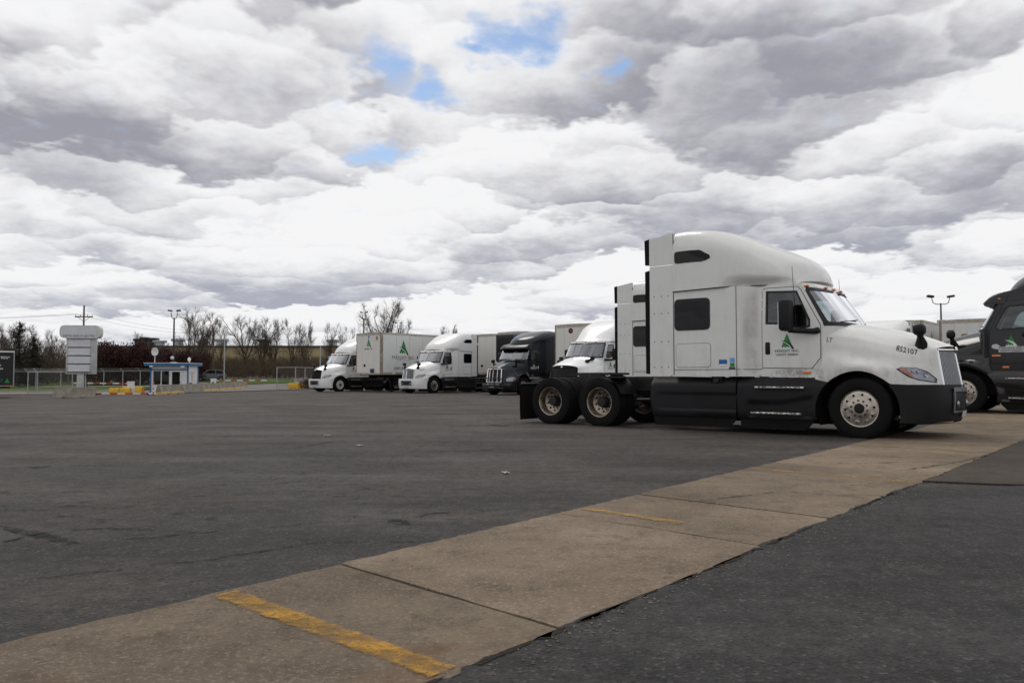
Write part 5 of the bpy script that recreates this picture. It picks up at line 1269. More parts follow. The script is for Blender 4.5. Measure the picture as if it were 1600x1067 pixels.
# guard booth
bx, by = -32.42, 75.4; bt = empty('guard_booth', (bx, by, gz(bx, by)), R(4.7), 'small white guard booth with blue roof edge and dark windows', 'booth')
hw, dp, zt = 1.70, 3.0, 2.55
mb = MB(); mb.box(-hw, hw, 0, dp, 0, zt); mb.build('wall', M_whitepl, bt, 0)
for x in (-hw, hw):
    for y in (0, dp): mb = MB(); mb.box(x - .06, x + .06, y - .06, y + .06, 0, zt + .02); mb.build('corner_trim', M_boothblue, bt, 0)
mb = MB(); mb.box(-hw - .45, hw + .28, -.55, dp + .45, zt + .01, zt + .24); rf = mb.build('roof', M_boothblue, bt, 0)
mb = MB(); mb.box(-hw - .48, hw + .31, -.58, dp + .48, zt + .24, zt + .29); mb.build('roof_cap', M_whitepl, rf, 0)
mb = MB(); mb.box(-hw, hw, -.02, 0, zt - .42, zt - .30); mb.build('fascia_band', M_boothblue, bt, 0)
for (x0, x1) in ((-1.45, -.78), (-.68, -.02)):
    mb = MB(); mb.box(x0 - .05, x1 + .05, -.03, 0, .75, 2.12); w = mb.build('window', M_whitepl, bt, 0); mb = MB(); mb.box(x0, x1, -.045, -.03, .80, 2.07); mb.build('pane', M_tint, w, 0)
mb = MB(); mb.box(.12, 1.15, -.04, 0, .08, 2.12); dr = mb.build('door', M_whitepl, bt, 0); mb = MB(); mb.box(.26, .98, -.055, -.04, .65, 2.0); mb.build('pane', M_tint, dr, 0); mb = MB(); mb.tube([(1.05, -.06, 1.0), (1.05, -.12, 1.02), (.95, -.12, 1.02)], .025, 6); mb.build('handle', M_darksteel, dr, 0)
fs_ = lambda a, b: (hw + .012, a, b)
def sidetext(s, y, z, size, mat, parent):
    co, fs = text2d(s, size, .003); q = MB(); q.add([(hw + .03, y + a, z + b) for a, b in co], fs); return q.build('lettering', mat, parent, 0)
mb = MB(); mb.box(hw + .005, hw + .02, .35, 2.05, 1.05, 2.05); sgb = mb.build('notice_board', M_whitepl, bt, 0)
for (tx, z, sz) in (('ALL TRUCKS', 1.88, .22), ('MUST', 1.66, .22), ('STOP', 1.44, .24), ('HERE', 1.2, .22)): sidetext(tx, 1.2, z, sz, M_redp, sgb)
mb = MB(); mb.box(hw + .005, hw + .022, .5, 1.2, .62, .95); mb.build('side_window', M_tint, bt, 0)
mb = MB(); mb.box(hw - .5, hw - .02, dp + .03, dp + .35, .0, 2.2); mb.build('equipment_panel', M_galv, bt, 0)
mb = MB(); mb.tube([(-1.5, .4, zt + .25), (-1.5, .4, zt + 1.15)], .03, 6); mb.lathe([(0, .001), (.06, .2), (.16, .40), (.17, .38)], 20, Matrix.Translation((-1.38, .32, zt + 1.35)) @ Matrix.Rotation(R(160), 4, 'Z')); mb.build('dish_antenna', M_whitepl, bt, 40)
mb = MB(); mb.rbox(-.25, .2, .9, 1.3, zt + .28, zt + .36, .03); mb.build('roof_vent', M_whitepl, bt, 30)
mb = MB(); mb.ellipsoid((1.3, 1.6, zt + .65), (.16, .16, .20)); mb.tube([(1.35, 1.6, zt + .28), (1.35, 1.6, zt + .6)], .03, 6); mb.build('dome_camera', M_whitepl, bt, 40)
mb = MB(); mb.rbox(-1.65, -1.35, -.60, -.42, zt - .12, zt + .02, .03); mb.rbox(1.2, 1.55, -.60, -.42, zt - .16, zt - .02, .03); mb.build('flood_light', M_whitepl, bt, 30)
# boom gates
def boom(x, y, z, L, rz, tilt, label, fallen=False, cab=True, h=1.1, right=False):
    r = empty('boom_gate', (x, y, z), rz, label, 'gate', 'boom gates')
    if cab:
        mb = MB(); mb.rbox(-.24, .24, -.20, .20, 0, h, .03); mb.build('cabinet', M_whitepl, r, 30); mb = MB(); mb.rbox(-.27, .27, -.23, .23, h - .02, h + .06, .02); mb.build('lid', M_whitepl, r, 30); mb = MB(); mb.box(-.12, .12, -.21, -.203, h * .55, h * .75); mb.build('label_plate', M_grey, r, 0)
    arm_z = .12 if fallen else h - .12; n = 9
    for k in range(n):
        a, b = L * k / n, L * (k + 1) / n; mb = MB(); mb.box(a + (0 if k else .0), b - .004, -.30, -.25, arm_z - .055 + tilt * a, arm_z + .055 + tilt * a); mb.build('arm_section', M_redw if k % 2 else M_whitepl, r, 0)
    if fallen:
        for a in (.6, L - .8): mb = MB(); mb.prism([(a - .12, 0), (a + .12, 0), (a + .04, arm_z), (a - .04, arm_z)], 'y', -.33, -.22); mb.build('stand', M_darksteel, r, 0)
    return r
x, y = at(205.5, 70), 70; boom(x, y, gz(x, y), 5.0, R(184), .01, 'red and white boom gate arm on a white cabinet left of the booth')
x, y = at(243, 64.5), 64.5; boom(x, y, gz(x, y), 5.4, R(186), 0, 'low red and white boom arm lying near the ground below the tall sign', True, False)
x, y = at(334, 85.5), 85.5; boom(x, y, gz(x, y), 5.6, R(8), .0, 'red and white boom arm on a white cabinet right of the booth', False, True, 1.2)
# yellow barriers, delineator
def ybar(px, Y, L, rz, label):
    x = at(px, Y); r = empty('yellow_barrier', (x, Y, gz(x, Y)), rz, label, 'barrier', 'yellow barriers')
    for k in range(2):
        x0, x1 = -L / 2 + k * L / 2, -L / 2 + (k + 1) * L / 2
        mb = MB(); mb.prism(rounded([(-.30, 0), (.30, 0), (.27, .3), (.13, .62), (-.13, .62), (-.27, .3)], .05, 2), 'x', x0 + .02, x1 - .02); mb.build('segment', M_yellow, r, 30)
ybar(189, 69.5, 1.75, R(6), 'yellow barrier in front of the left white gate cabinet'); ybar(209, 76.0, 2.0, R(-4), 'yellow barrier just behind the left white gate cabinet'); ybar(470, 80, 2.4, R(-10), 'yellow barrier in front of the leftmost white truck')
x, y = at(244, 64), 63.6; dl = empty('delineator_post', (x, y, gz(x, y)), 0, 'orange and white delineator post at the barrier end', 'post')
for k, (z0, z1, m_) in enumerate([(0, .3, M_orange), (.3, .45, M_whitepl), (.45, .65, M_orange), (.65, .8, M_whitepl), (.8, 1.08, M_orange)]):
    mb = MB(); mb.lathe([(z0, .001), (z0, .055), (z1, .05), (z1, .001)], 12, Matrix.Rotation(R(90), 4, 'X')); mb.build('band', m_, dl, 40)
mb = MB(); mb.lathe([(0, .001), (0, .17), (.05, .14), (.05, .001)], 12, Matrix.Rotation(R(90), 4, 'X')); mb.build('base', M_blackpl, dl, 40)
# chain link fences
def chainmat():
    mt = bpy.data.materials.new('chain_link_wire'); t = NT(mt); v = t.mapping((1, 1, 1), (0, 0, 0), (0, R(45), 0))
    s = t.n('ShaderNodeSeparateXYZ'); t.L.new(v, s.inputs[0])
    def wires(c): return t.math('LESS_THAN', t.math('ABSOLUTE', t.math('SUBTRACT', t.math('FRACT', t.math('MULTIPLY', c, 16.)), .5)), .032)
    a = t.math('MAXIMUM', wires(s.outputs[0]), wires(s.outputs[2])); t.bsdf((.12, .125, .13), .5, .3, .5, None, 0, a); return mt
M_chain = chainmat()
def fence(pts, label, h=2.0, arms=True, npost=None, mid=False):
    r = empty('chain_link_fence', (0, 0, 0), 0, label, 'fence', 'chain link fences')
    for i, (x, y) in enumerate(pts):
        z = gz(x, y); mb = MB(); mb.tube([(x, y, z - .05), (x, y, z + h + .03)], .045, 8); p = mb.build('post', M_galv, r, 40)
        if arms: mb = MB(); mb.tube([(x, y, z + h), (x - .25, y - .25, z + h + .35)], .025, 6); mb.build('barb_arm', M_galv, p, 40)
    for (a, b) in zip(pts, pts[1:]):
        za, zb_ = gz(*a), gz(*b); mb = MB(); mb.tube([(*a, za + h), (*b, zb_ + h)], .03, 6); mb.build('top_rail', M_galv, r, 40)
        d = (Vector(b) - Vector(a)); L = d.length; mb = MB(); mb.add([(0, 0, .05), (L, 0, .05), (L, 0, h), (0, 0, h)], [(0, 1, 2, 3)]); o = mb.build('wire_panel', M_chain, r, 0); o.location = (*a, (za + zb_) / 2); o.rotation_euler = (0, math.atan2(za - zb_, L), math.atan2(d.y, d.x))
        for k in range(3 if arms else 0): mb = MB(); q = .1 + .11 * k; mb.tube([(a[0] - q * .7, a[1] - q * .7, za + h + q), (b[0] - q * .7, b[1] - q * .7, zb_ + h + q)], .006, 4); mb.build('barbed_wire', M_galv, r, 0)
    return r
fence([(at(p, 95), 95 + .02 * (p - 20)) for p in (-60, 10, 52, 86, 118, 146, 173, 198, 219, 242)], 'long chain link fence with angled barb arms along the grass, behind the sign')
fence([(at(23, 70), 72), (at(59.5, 73), 73), (at(105, 78), 79)], 'short near chain link fence run between the black trailer and the sign', 2.0)
fence([(at(433, 78), 78), (at(462, 80), 80), (at(477, 83), 83), (at(500, 86), 86)], 'chain link gate section left of the leftmost white truck', 2.2, False)
# black advertising trailer cut by the left edge
x, y = at(22, 63), 63; bt2 = empty('billboard_trailer', (x, y, gz(x, y)), R(33), 'black trailer side with white lettering, cut off by the left edge', 'trailer')
mb = MB(); mb.box(-9, 0, 0, 2.5, .95, 3.55); mb.build('body', M_black, bt2, 0)
mb = MB(); mb.box(-9, .03, -.03, 2.53, 3.55, 3.66); mb.build('top_rail', M_whitepl, bt2, 0); mb = MB(); mb.box(-9, .03, -.03, .0, .86, .95); mb.build('bottom_rail', M_corner, bt2, 0); mb = MB(); mb.box(-.03, .035, -.035, .02, .95, 3.55); mb.build('corner_post', M_galv, bt2, 0)
for (s, xr, z, sz, m_) in (('drivers 90%*', -.28, 3.12, .30, M_wprint), ('Lease Purchase', -.85, 2.55, .26, M_wprint), ('No Money Down Lease', -.72, 2.28, .26, M_wprint), ('New Trucks', -1.0, 1.72, .26, M_wprint), ('877', -.72, 1.32, .34, M_green), ):
    co, fs = text2d(s, sz, .004); mx = max(c[0] for c in co); q = MB(); q.add([(a - mx + xr, -.012, b + z) for a, b in co], fs); q.build('lettering', m_, bt2, 0)
q = MB(); q.add([(-.60, -.012, 1.15), (-.25, -.012, 1.15), (-.42, -.012, 1.52)], [(0, 1, 2)]); q.build('triangle_mark', M_green, bt2, 0)
for t in (-7.5, -6.2):
    for s in (.35, 2.2): o = link_mesh('wheel', TYRE, bt2, (t, s, .5), (0, 0, 0 if s > 1 else math.pi)); link_mesh('rim', RIMR, o)
mb = MB(); mb.box(-9, -.2, .5, 2.0, .72, .95); mb.build('underframe', M_frame, bt2, 0)
mb = MB(); mb.box(-1.6, -1.45, .3, .45, 0, .9); mb.box(-1.6, -1.45, 2.0, 2.15, 0, .9); mb.build('landing_leg', M_frame, bt2, 0)
for k in range(6): mb = MB(); mb.box(-.45 - k * .8, -.10 - k * .8, -.035, -.03, .87, .94); mb.build('reflective_tape', (M_amber, M_wprint, M_red)[k % 3], bt2, 0)
# lamp posts and utility poles
def lamp(px, Y, ztop, label, spread=.9, hs=.42):
    x = at(px, Y); z0 = gz(x, Y); r = empty('lamp_post', (x, Y, z0), 0, label, 'lamp post', 'yard lamp posts'); h = ztop - z0
    mb = MB(); mb.tube([(0, 0, 0), (0, 0, h - .9)], [.14, .08], 10); mb.build('pole', M_darksteel, r, 40)
    mb = MB(); mb.lathe([(0, .001), (0, .25), (.5, .25), (.55, .001)], 12, Matrix.Rotation(R(90), 4, 'X')); mb.build('footing', M_jersey, r, 40)
    for s in (-1, 1):
        mb = MB(); mb.tube([(0, 0, h - 1.0), (s * spread * .5, 0, h - 1.0), (s * spread * .85, 0, h - .85), (s * spread, 0, h - .3)], .045, 8); a = mb.build('arm', M_darksteel, r, 40)
        mb = MB(); mb.rbox(s * spread - hs, s * spread + hs, -hs * .7, hs * .7, h - hs * .75, h, .05, Matrix.Translation((s * .12, 0, 0)) @ Matrix.Translation((s * spread, 0, h)) @ Matrix.Rotation(R(-8 * s), 4, 'Y') @ Matrix.Translation((-s * spread, 0, -h))); mb.build('lamp_head', M_darksteel, r, 30)
    return r
l = lamp(1472, 88, 1.03 + (588.5 - 461) * 88 / 1244, 'twin head lamp post behind the charcoal truck at the right', 1.0, .34)
mb = MB(); mb.rbox(-.35, .35, -.3, .3, 6.6, 7.3, .05); mb.tube([(-1.1, 0, 6.85), (1.1, 0, 7.0)], .04, 6); mb.build('camera_box', M_galv, l, 30)
l = lamp(271, 92, 1.03 + (588.5 - 484) * 92 / 1244, 'twin head lamp post rising behind the guard booth', .36, .24)
for (z, dx) in ((3.6, -.05), (2.9, .45)): mb = MB(); mb.ellipsoid((dx, -.2, z), (.2, .2, .2)); mb.tube([(0, 0, z), (dx, -.2, z)], .03, 6); mb.build('camera', M_whitepl, l, 40)
lamp(568, 105, 1.03 + (588.5 - 487) * 105 / 1244, 'lamp post above the logo trailer, left of the big bare tree', .22, .2); lamp(622.5, 120, 1.03 + (588.5 - 504) * 120 / 1244, 'smaller lamp post above the logo trailer, right of the big bare tree', .2, .2)
def upole(px, Y, ztop, label, cross=True, r0=.16, mat=None, tr_=False):
    x = at(px, Y); z0 = gz(x, Y); r = empty('utility_pole', (x, Y, z0), 0, label, 'pole', 'utility poles'); h = ztop - z0
    mb = MB(); mb.tube([(0, 0, 0), (0, 0, h)], [r0, r0 * .7], 10); mb.build('pole', mat or M_wood, r, 40)
    if cross:
        for k, z in enumerate((h - 1.6,)):
            mb = MB(); mb.box(-1.25, 1.25, -.08, .08, z - .08, z + .08); c = mb.build('crossarm', M_wood, r, 0)
            for xx in (-1.15, -.5, .5, 1.15): mb = MB(); mb.lathe([(0, .05), (.12, .07), (.2, .03), (.22, .001)], 8, Matrix.Translation((xx, 0, z + .08)) @ Matrix.Rotation(R(90), 4, 'X')); mb.build('insulator', M_galv, c, 40)
        mb = MB(); mb.tube([(-.9, 0, h - 1.6), (0, 0, h - 2.3)], .03, 6); mb.tube([(.9, 0, h - 1.6), (0, 0, h - 2.3)], .03, 6); mb.build('brace', M_darksteel, r, 40)
    if tr_: mb = MB(); mb.lathe([(0, .001), (0, .26), (.85, .26), (.9, .001)], 12, Matrix.Translation((-.5, 0, h - 4.2)) @ Matrix.Rotation(R(90), 4, 'X')); mb.build('transformer', M_darksteel, r, 40)
    return r
UP = upole(129.5, 112, 1.03 + (588.5 - 477) * 112 / 1244, 'tall wooden utility pole with crossarm rising behind the sign', tr_=True)
upole(333, 128, 1.03 + (588.5 - 513) * 128 / 1244, 'wooden utility pole among the bare trees behind the booth', False, .20); upole(350.5, 110, 1.03 + (588.5 - 520) * 110 / 1244, 'slim pale metal pole right of the wooden pole', False, .10, M_galv); upole(500.5, 112, 1.03 + (588.5 - 541) * 112 / 1244, 'short pale metal pole behind the leftmost white truck', False, .10, M_galv)
def wire(a, b, sag, label):
    mb = MB(); pts = [(lerp(a[0], b[0], k / 16), lerp(a[1], b[1], k / 16), lerp(a[2], b[2], k / 16) - sag * 4 * (k / 16) * (1 - k / 16)) for k in range(17)]; mb.tube(pts, .014, 4); tag(mb.build('power_line', M_frame, None, 0), label, 'cable', 'overhead power lines')
ux, uy, uz = UP.location; uh = 1.03 + (588.5 - 490) * 112 / 1244
for k, dx in enumerate((-1.15, 1.15)):
    wire((ux + dx, uy, uh), (ux - 70 + dx, uy - 12, uh - .9), 1.2, ('upper' if k else 'lower') + ' overhead wire running left from the tall utility pole'); wire((ux + dx, uy, uh), (at(333, 150) + dx, 150, 9.2 + k * .5), .8, ('upper' if k else 'lower') + ' overhead wire running right from the tall utility pole')
# parked car on the road behind
def suv(px, Y, rz):
    x = at(px, Y); r = empty('parked_car', (x, Y, gz(x, Y) + .02), rz, 'grey sport utility car on the road behind the booth', 'car'); pc = simple('car_grey', (.10, .11, .12), .25, .4, .5, .8, .05)
    low = [(-2.25, .35), (-2.3, .75), (-2.2, 1.0), (-1.0, 1.05), (1.0, 1.05), (2.05, .95), (2.3, .7), (2.28, .35)]; mb = MB(); mb.prism(rounded(low, .12, 3), 'y', -.92, .92); mb.build('body', pc, r, 40)
    up = [(-2.15, 1.0), (-1.85, 1.5), (-1.4, 1.66), (.1, 1.68), (.6, 1.58), (1.2, 1.03)]; mb = MB(); mb.prism(rounded(up, .12, 3), 'y', -.78, .78); mb.build('roof', pc, r, 40)
    for s in (-1, 1):
        for poly in ([(-1.75, 1.1), (-1.6, 1.45), (-.75, 1.56), (-.7, 1.1)], [(-.6, 1.1), (-.6, 1.56), (.1, 1.56), (.45, 1.48), (.95, 1.1)]): mb = MB(); mb.prism(poly, 'y', s * .78, s * .79); mb.build('side_window', M_tint, r, 0)
        for t in (-1.4, 1.4): mb = MB(); mb.lathe([(-.11, .2), (-.11, .36), (.11, .36), (.11, .2)], 20, Matrix.Translation((t, s * .82, .36))); w = mb.build('wheel', M_rubber, r, 40); mb = MB(); mb.lathe([(.09 * s, .001), (.1 * s, .2), (.08 * s, .22)], 16, Matrix.Translation((t, s * .82, .36))); mb.build('rim', M_grillem, w, 40)
        mb = MB(); mb.ellipsoid((2.2, s * .68, .78), (.1, .18, .08)); mb.build('headlight', M_lamp, r, 40)
    mb = MB(); mb.add([(.68, -.66, 1.52), (1.22, -.70, 1.08), (1.22, .70, 1.08), (.68, .66, 1.52)], [(0, 1, 2, 3)]); mb.v = [(a + .03, b, c + .02) for a, b, c in mb.v]; mb.build('windscreen', M_tint, r, 0)
suv(329, 118, R(205))
# warehouse beyond the trees
wy = 185; wx0, wx1 = at(150, wy), 12.0; wh = empty('warehouse', (0, wy, gz(-40, wy)), 0, 'long tan warehouse with roof vents beyond the bare trees', 'building')
M_tan = simple('tan_brick', (.33, .265, .155), .9, 0, .2, 0, .25, .35, .2, 8); zt = 1.03 + (588.5 - 543) * wy / 1244 - gz(-40, wy); n = 14
for k in range(n):
    a, b = lerp(wx0, wx1, k / n), lerp(wx0, wx1, (k + 1) / n); mb = MB(); mb.box(a + .03, b - .03, 0, .3, 0, zt); mb.build('wall_bay', M_tan, wh, 0)
mb = MB(); mb.box(wx0, wx1, .1, 60, 0, zt - .05); mb.build('hall', M_tan, wh, 0); mb = MB(); mb.box(wx0 - .2, wx1 + .2, -.15, 60.2, zt, zt + .45); rf = mb.build('roof_edge', simple('dark_roof_edge', (.06, .055, .05), .8), wh, 0)
for k, (p, w, h_, m_) in enumerate([(216, 1.7, 2.2, M_darksteel), (226, 1.7, 2.6, M_darksteel), (239, 2.0, 2.4, M_darksteel), (249, 2.6, 1.8, M_galv), (278, 2.6, 2.2, M_galv), (317, 2.6, 1.6, M_galv), (346, 2.8, 2.2, M_galv), (412, 2.6, 2.0, M_darksteel), (520, 2.6, 2.0, M_galv)]):
    xx = at(p, wy + 12); mb = MB(); mb.rbox(xx - w / 2 * .7, xx + w / 2 * .7, 11, 13, zt + .4, zt + .3 + h_ * .8, .08); mb.rbox(xx - w / 2, xx + w / 2, 10.7, 13.3, zt + .3 + h_ * .75, zt + .4 + h_, .1); mb.build('roof_vent', m_, rf, 30)
# wayside sign and low brown mound by the yellow barrier
x, y = at(521, 120), 120; s_ = empty('road_sign', (x, y, gz(x, y)), 0, 'small blue and white road sign among the trees behind the leftmost white truck', 'sign'); mb = MB(); mb.box(-.8, .8, -.05, .05, 2.5, 3.6); mb.build('panel', M_boothblue, s_, 0)
for q_ in (-1, 1): mb = MB(); mb.tube([(q_ * .6, 0.1, 0), (q_ * .6, .1, 3.5)], .06, 6); mb.build('post', M_galv, s_, 40)
mb = MB(); mb.box(-.7, .7, -.065, -.052, 2.85, 3.5); mb.build('white_field', M_whitepl, s_, 0)
# ------------------------------------------------------------------ vegetation
M_bark = simple('bare_bark', (.085, .068, .055), .95, 0, .1, 0, .35, 4)
M_twig = simple('bare_twig', (.10, .078, .062), .95, 0, .1, 0, .3, 2)
M_redleaf = simple('dark_red_leaf', (.050, .018, .018), .8, 0, .2, 0, .5, 1.5)
M_needle = simple('dark_needle', (.012, .022, .012), .85, 0, .2, 0, .5, 2)
M_brush = simple('dry_brush', (.105, .080, .055), .95, 0, .1, 0, .4, 1)
def grow_tree(seed, nst=4, flare=.32, lean=0.0):
    """vase-shaped bare tree 10 m tall: a short bole, several rising stems, side branches and twigs"""
    rnd = random.Random(seed); tk, tw = MB(), MB()
    def limb(mb, p, d, L, r0, r1, n, curve, sides, wob=.10):
        pts = [Vector(p)]; d = d.normalized(); rs = [r0]
        for k in range(n):
            d = (d + Vector((rnd.gauss(0, wob), rnd.gauss(0, wob), curve))).normalized(); pts.append(pts[-1] + d * L / n); rs.append(lerp(r0, r1, (k + 1) / n))
        mb.tube(pts, rs, sides, False); return pts
    def along(pts, u):
        s = u * (len(pts) - 1); i = min(int(s), len(pts) - 2); return pts[i].lerp(pts[i + 1], s - i), (pts[i + 1] - pts[i]).normalized()
    def side(t, ang):
        a = rnd.uniform(0, 6.283); s = t.cross(Vector((math.cos(a), math.sin(a), .2))).normalized(); return t * math.cos(ang) + s * math.sin(ang)
    bole = limb(tk, (0, 0, -.2), Vector((lean * .5, 0, 1)), 2.2, .24, .19, 4, .0, 8, .04)
    for k in range(nst):
        a = 6.283 * (k + rnd.uniform(-.3, .3)) / nst; f = flare * rnd.uniform(.5, 1.25); u0 = rnd.uniform(.45, 1.0); p, t = along(bole, u0)
        st = limb(tk, p, Vector((math.cos(a) * f + lean, math.sin(a) * f, 1)), rnd.uniform(6.0, 8.2), rnd.uniform(.10, .15), .022, 9, .03, 6, .09)
        for i in range(13):
            u = rnd.uniform(.12, .98); p, t = along(st, u); d = side(t, rnd.uniform(.55, 1.0)); d.z += .12; L1 = lerp(3.3, 1.1, u) * rnd.uniform(.7, 1.15)
            br = limb(tw, p, d, L1, lerp(.055, .022, u), .012, 6, .07, 4, .13)
            for j in range(10):
                u2 = rnd.uniform(.15, 1.0); p2, t2 = along(br, u2); d2 = side(t2, rnd.uniform(.4, .9)); L2 = L1 * rnd.uniform(.22, .45)
                b2 = limb(tw, p2, d2, L2, .016, .007, 3, .06, 3, .16)
                for q in range(4):
                    p3, t3 = along(b2, rnd.uniform(.2, 1.0)); limb(tw, p3, side(t3, rnd.uniform(.3, .8)), rnd.uniform(.3, .75), .007, .004, 2, .04, 3, .15)
    return tk, tw
TREES = [grow_tree(3, 4, .34), grow_tree(8, 5, .46), grow_tree(21, 3, .24), grow_tree(34, 3, .22, .42), grow_tree(55, 6, .55)]
TM = []
for a, b in TREES:
    k = 10.0 / max(v[2] for v in b.v); TM.append(([a.mesh('trunk', M_bark, 60), b.mesh('crown', M_twig, 60)], k))
def tree(i, px, Y, ytop, label, wx=1.0, rz=0.0, grp='bare trees behind the yard'):
    x = at(px, Y); z = gz(x, Y); h = 1.03 + (588.5 - ytop) * Y / 1244 - z; (a, b), k = TM[i]; r = empty('bare_tree', (x, Y, z - .05), rz, label, 'tree', grp); s = h / 10 * k; r.scale = (s * wx, s * wx, s)
    link_mesh('trunk', a, r); link_mesh('crown', b, r); return r
for a in [(0, 8, 112, 503, 'bare tree at the far left edge above the black trailer', .9, 0), (2, 62, 118, 505, 'bare tree just right of the dark evergreen', .8, 1), (1, 90, 120, 508, 'bare tree directly left of the tall sign', .7, 2), (4, 76, 106, 530, 'low bare tree between evergreen and sign', .8, 4), (3, 217, 150, 515, 'thin bare tree right of the sign above the red shrubs', .9, 2.4),
          (4, 302, 128, 476, 'broad bare tree directly above the guard booth', 1.0, .4), (2, 345, 140, 497, 'slender bare tree beside the wooden pole', .6, 1.4), (0, 383, 130, 487, 'bare tree with forked trunk right of the booth', .95, 2.6), (1, 428, 132, 492, 'bare tree in the middle of the line behind the road', .85, 3.5), (2, 455, 136, 493, 'narrow bare tree fourth to the right of the booth', .7, 5.1), (4, 478, 134, 497, 'small bare tree left of the leaning one', .6, 2.2),
          (3, 508, 126, 499, 'leaning bare tree above the leftmost white truck', .8, .1), (1, 540, 140, 505, 'bare tree beside the logo trailer top left corner', .6, 4.2), (0, 598, 118, 461, 'tallest bare tree rising above the logo trailer', 1.0, 1.0), (2, 618, 122, 480, 'bare tree leaning right behind the small lamp post', .7, 5.6), (4, 703, 170, 503, 'faint distant bare tree above the silver grille truck', .8, 2.0), (0, 170, 140, 530, 'low bare tree behind the left red shrub', .9, 3), (1, 245, 142, 527, 'bare tree tops between sign and booth lamp', .9, 2), (4, 20, 125, 498, 'bare tree behind the pointed evergreen', .9, 3.3), (1, 44, 130, 512, 'bare tree behind the shorter evergreen', .9, .9), (0, -14, 108, 508, 'bare tree half cut by the left picture edge', 1.0, 2.9), (2, 325, 150, 492, 'faint thin tree just left of the wooden pole', .8, 2.2), (1, 408, 142, 490, 'bare tree between the forked tree and the middle one', .9, 4.6)]:
    tree(*a)
def leafball(seed, n, rx, rz, leaf, stems=40):
    rnd = random.Random(seed); mb = MB(); st = MB(); cl = [(rnd.gauss(0, .42), rnd.gauss(0, .42), rnd.uniform(.15, 1.0)) for _ in range(46)]
    for i in range(n):
        c = rnd.choice(cl); k = math.sqrt(max(.05, 1 - (c[2] - .45) ** 2 * 1.6)); p = Vector((c[0] * rx * k + rnd.gauss(0, .13 * rx), c[1] * rx * k + rnd.gauss(0, .13 * rx), max(.1, c[2] * rz + rnd.gauss(0, .09 * rz))))
        u = Vector((rnd.gauss(0, 1), rnd.gauss(0, 1), rnd.gauss(0, 1))).normalized(); w = u.cross(Vector((rnd.gauss(0, 1), rnd.gauss(0, 1), rnd.gauss(0, 1)))).normalized(); s = leaf * rnd.uniform(.5, 1.3)
        mb.add([p, p + u * s * .5 + w * s * .3, p + u * s, p + u * s * .5 - w * s * .3], [(0, 1, 2, 3)])
    for i in range(stems):
        a = rnd.uniform(0, 6.28); e = Vector((math.cos(a) * rx * rnd.uniform(.2, 1.0), math.sin(a) * rx * rnd.uniform(.2, 1), rz * rnd.uniform(.7, 1.15))); st.tube([(0, 0, 0), e * .4 + Vector((0, 0, .2)), e], [.06, .035, .012], 3, False)
    return st, mb
SH = [leafball(s, 9000, 2.6, 4.0, .20, 220) for s in (2, 9)]; SHM = [(a.mesh('stems', M_bark, 0), b.mesh('foliage', M_redleaf, 0)) for a, b in SH]
for i, (px, Y, yt, wx, lab) in enumerate([(167, 104, 537, 1.1, 'round dark red shrub right of the tall sign'), (197, 110, 545, 1.0, 'dark red shrub between the sign and the booth, second from the sign'), (222, 106, 540, 1.15, 'large dark red shrub just left of the booth'), (262, 112, 546, 1.0, 'dark red shrub directly behind the booth lamp post'), (290, 114, 548, .95, 'dark red shrub behind the right half of the booth roof'), (318, 120, 552, .8, 'smallest dark red shrub right of the booth')]):
    x = at(px, Y); z = gz(x, Y); h = 1.03 + (588.5 - yt) * Y / 1244 - z; r = empty('red_shrub', (x, Y, z), i * 1.3, lab, 'shrub', 'dark red shrubs by the gate'); s = h / 4.3; r.scale = (s * wx, s * wx, s)
    for me, nm in zip(SHM[i % 2], ('stems', 'foliage')): link_mesh(nm, me, r)
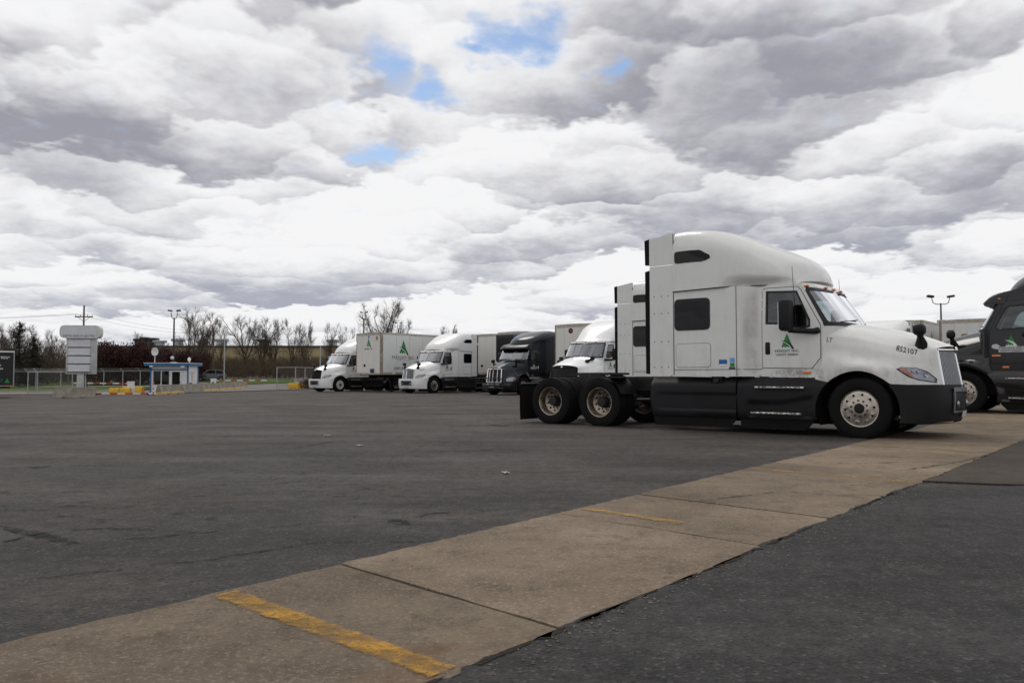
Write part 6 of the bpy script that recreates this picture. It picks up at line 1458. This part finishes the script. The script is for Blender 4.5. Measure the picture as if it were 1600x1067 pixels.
def conifer(h, seed):
    rnd = random.Random(seed); tk, nd = MB(), MB(); tk.tube([(0, 0, 0), (0, 0, h)], [.22, .03], 7)
    for i in range(150):
        u = i / 150; z = lerp(.6, h * .98, u); L = lerp(3.1, .25, u ** .85) * rnd.uniform(.7, 1.15); a = rnd.uniform(0, 6.28); d = Vector((math.cos(a), math.sin(a), lerp(-.12, .45, u))); e = Vector((0, 0, z)) + d * L; tk.tube([(0, 0, z), e], [.04, .01], 3, False)
        for k in range(int(46 * L / 2) + 8):
            q = rnd.uniform(.15, 1.05); p = Vector((0, 0, z)) + d * L * q + Vector((rnd.gauss(0, .16), rnd.gauss(0, .16), rnd.gauss(0, .08) - .1 * q)); w = Vector((rnd.gauss(0, 1), rnd.gauss(0, 1), rnd.gauss(-.2, .5))).normalized(); s = rnd.uniform(.16, .36); o = w.cross(Vector((0, 0, 1))); o = o.normalized() * s * .16 if o.length > .1 else Vector((s * .16, 0, 0))
            nd.add([p - o, p + w * s, p + o], [(0, 1, 2)])
    return tk, nd
a, b = conifer(8.2, 4); x, y = at(29, 98), 98; r = empty('evergreen_tree', (x, y, gz(x, y)), 0, 'dark pointed evergreen tree above the black trailer', 'tree', 'evergreens'); a.build('trunk', M_bark, r, 60); b.build('crown', M_needle, r, 0)
a, b = conifer(6.4, 11); x, y = at(52, 101), 101; r = empty('evergreen_tree', (x, y, gz(x, y)), 0, 'shorter dark evergreen right of the pointed one', 'tree', 'evergreens'); a.build('trunk', M_bark, r, 60); b.build('crown', M_needle, r, 0)
def thicket():
    mb = MB(); rnd = random.Random(77)
    for i in range(5200):
        px = rnd.choice((rnd.uniform(325, 600), rnd.uniform(325, 600), rnd.uniform(-30, 145))); Y = rnd.uniform(124, 168) if px > 325 else rnd.uniform(108, 150); x = at(px, Y); z = gz(x, Y); h = rnd.uniform(.8, 3.4) * (1 if px > 325 else 1.6); p = Vector((x, Y, z)); dx, dy = rnd.gauss(0, .35), rnd.gauss(0, .35); e = p + Vector((dx * h * .6, dy * h * .6, h)); m = p.lerp(e, .5) + Vector((rnd.gauss(0, .15), 0, 0))
        mb.tube([p, m, e], [.035, .025, .010], 3, False)
        for k in range(7):
            q = p.lerp(e, rnd.uniform(.25, .95)); mb.tube([q, q + Vector((rnd.gauss(0, .5), rnd.gauss(0, .5), rnd.uniform(.2, .9)))], [.016, .006], 3, False)
    tag(mb.build('thicket', M_brush, None, 0), 'tangle of dry brown brush under the bare trees behind the road', 'brush', kind='stuff')
thicket()
st, lf = leafball(31, 1500, .9, .9, .12, 60); x, y = at(481, 79), 79; r = empty('dry_bush', (x, y, gz(x, y)), 0, 'low round brown bush beside the yellow barrier and leftmost white truck', 'bush'); st.build('stems', M_bark, r, 0); lf.build('foliage', M_brush, r, 0)
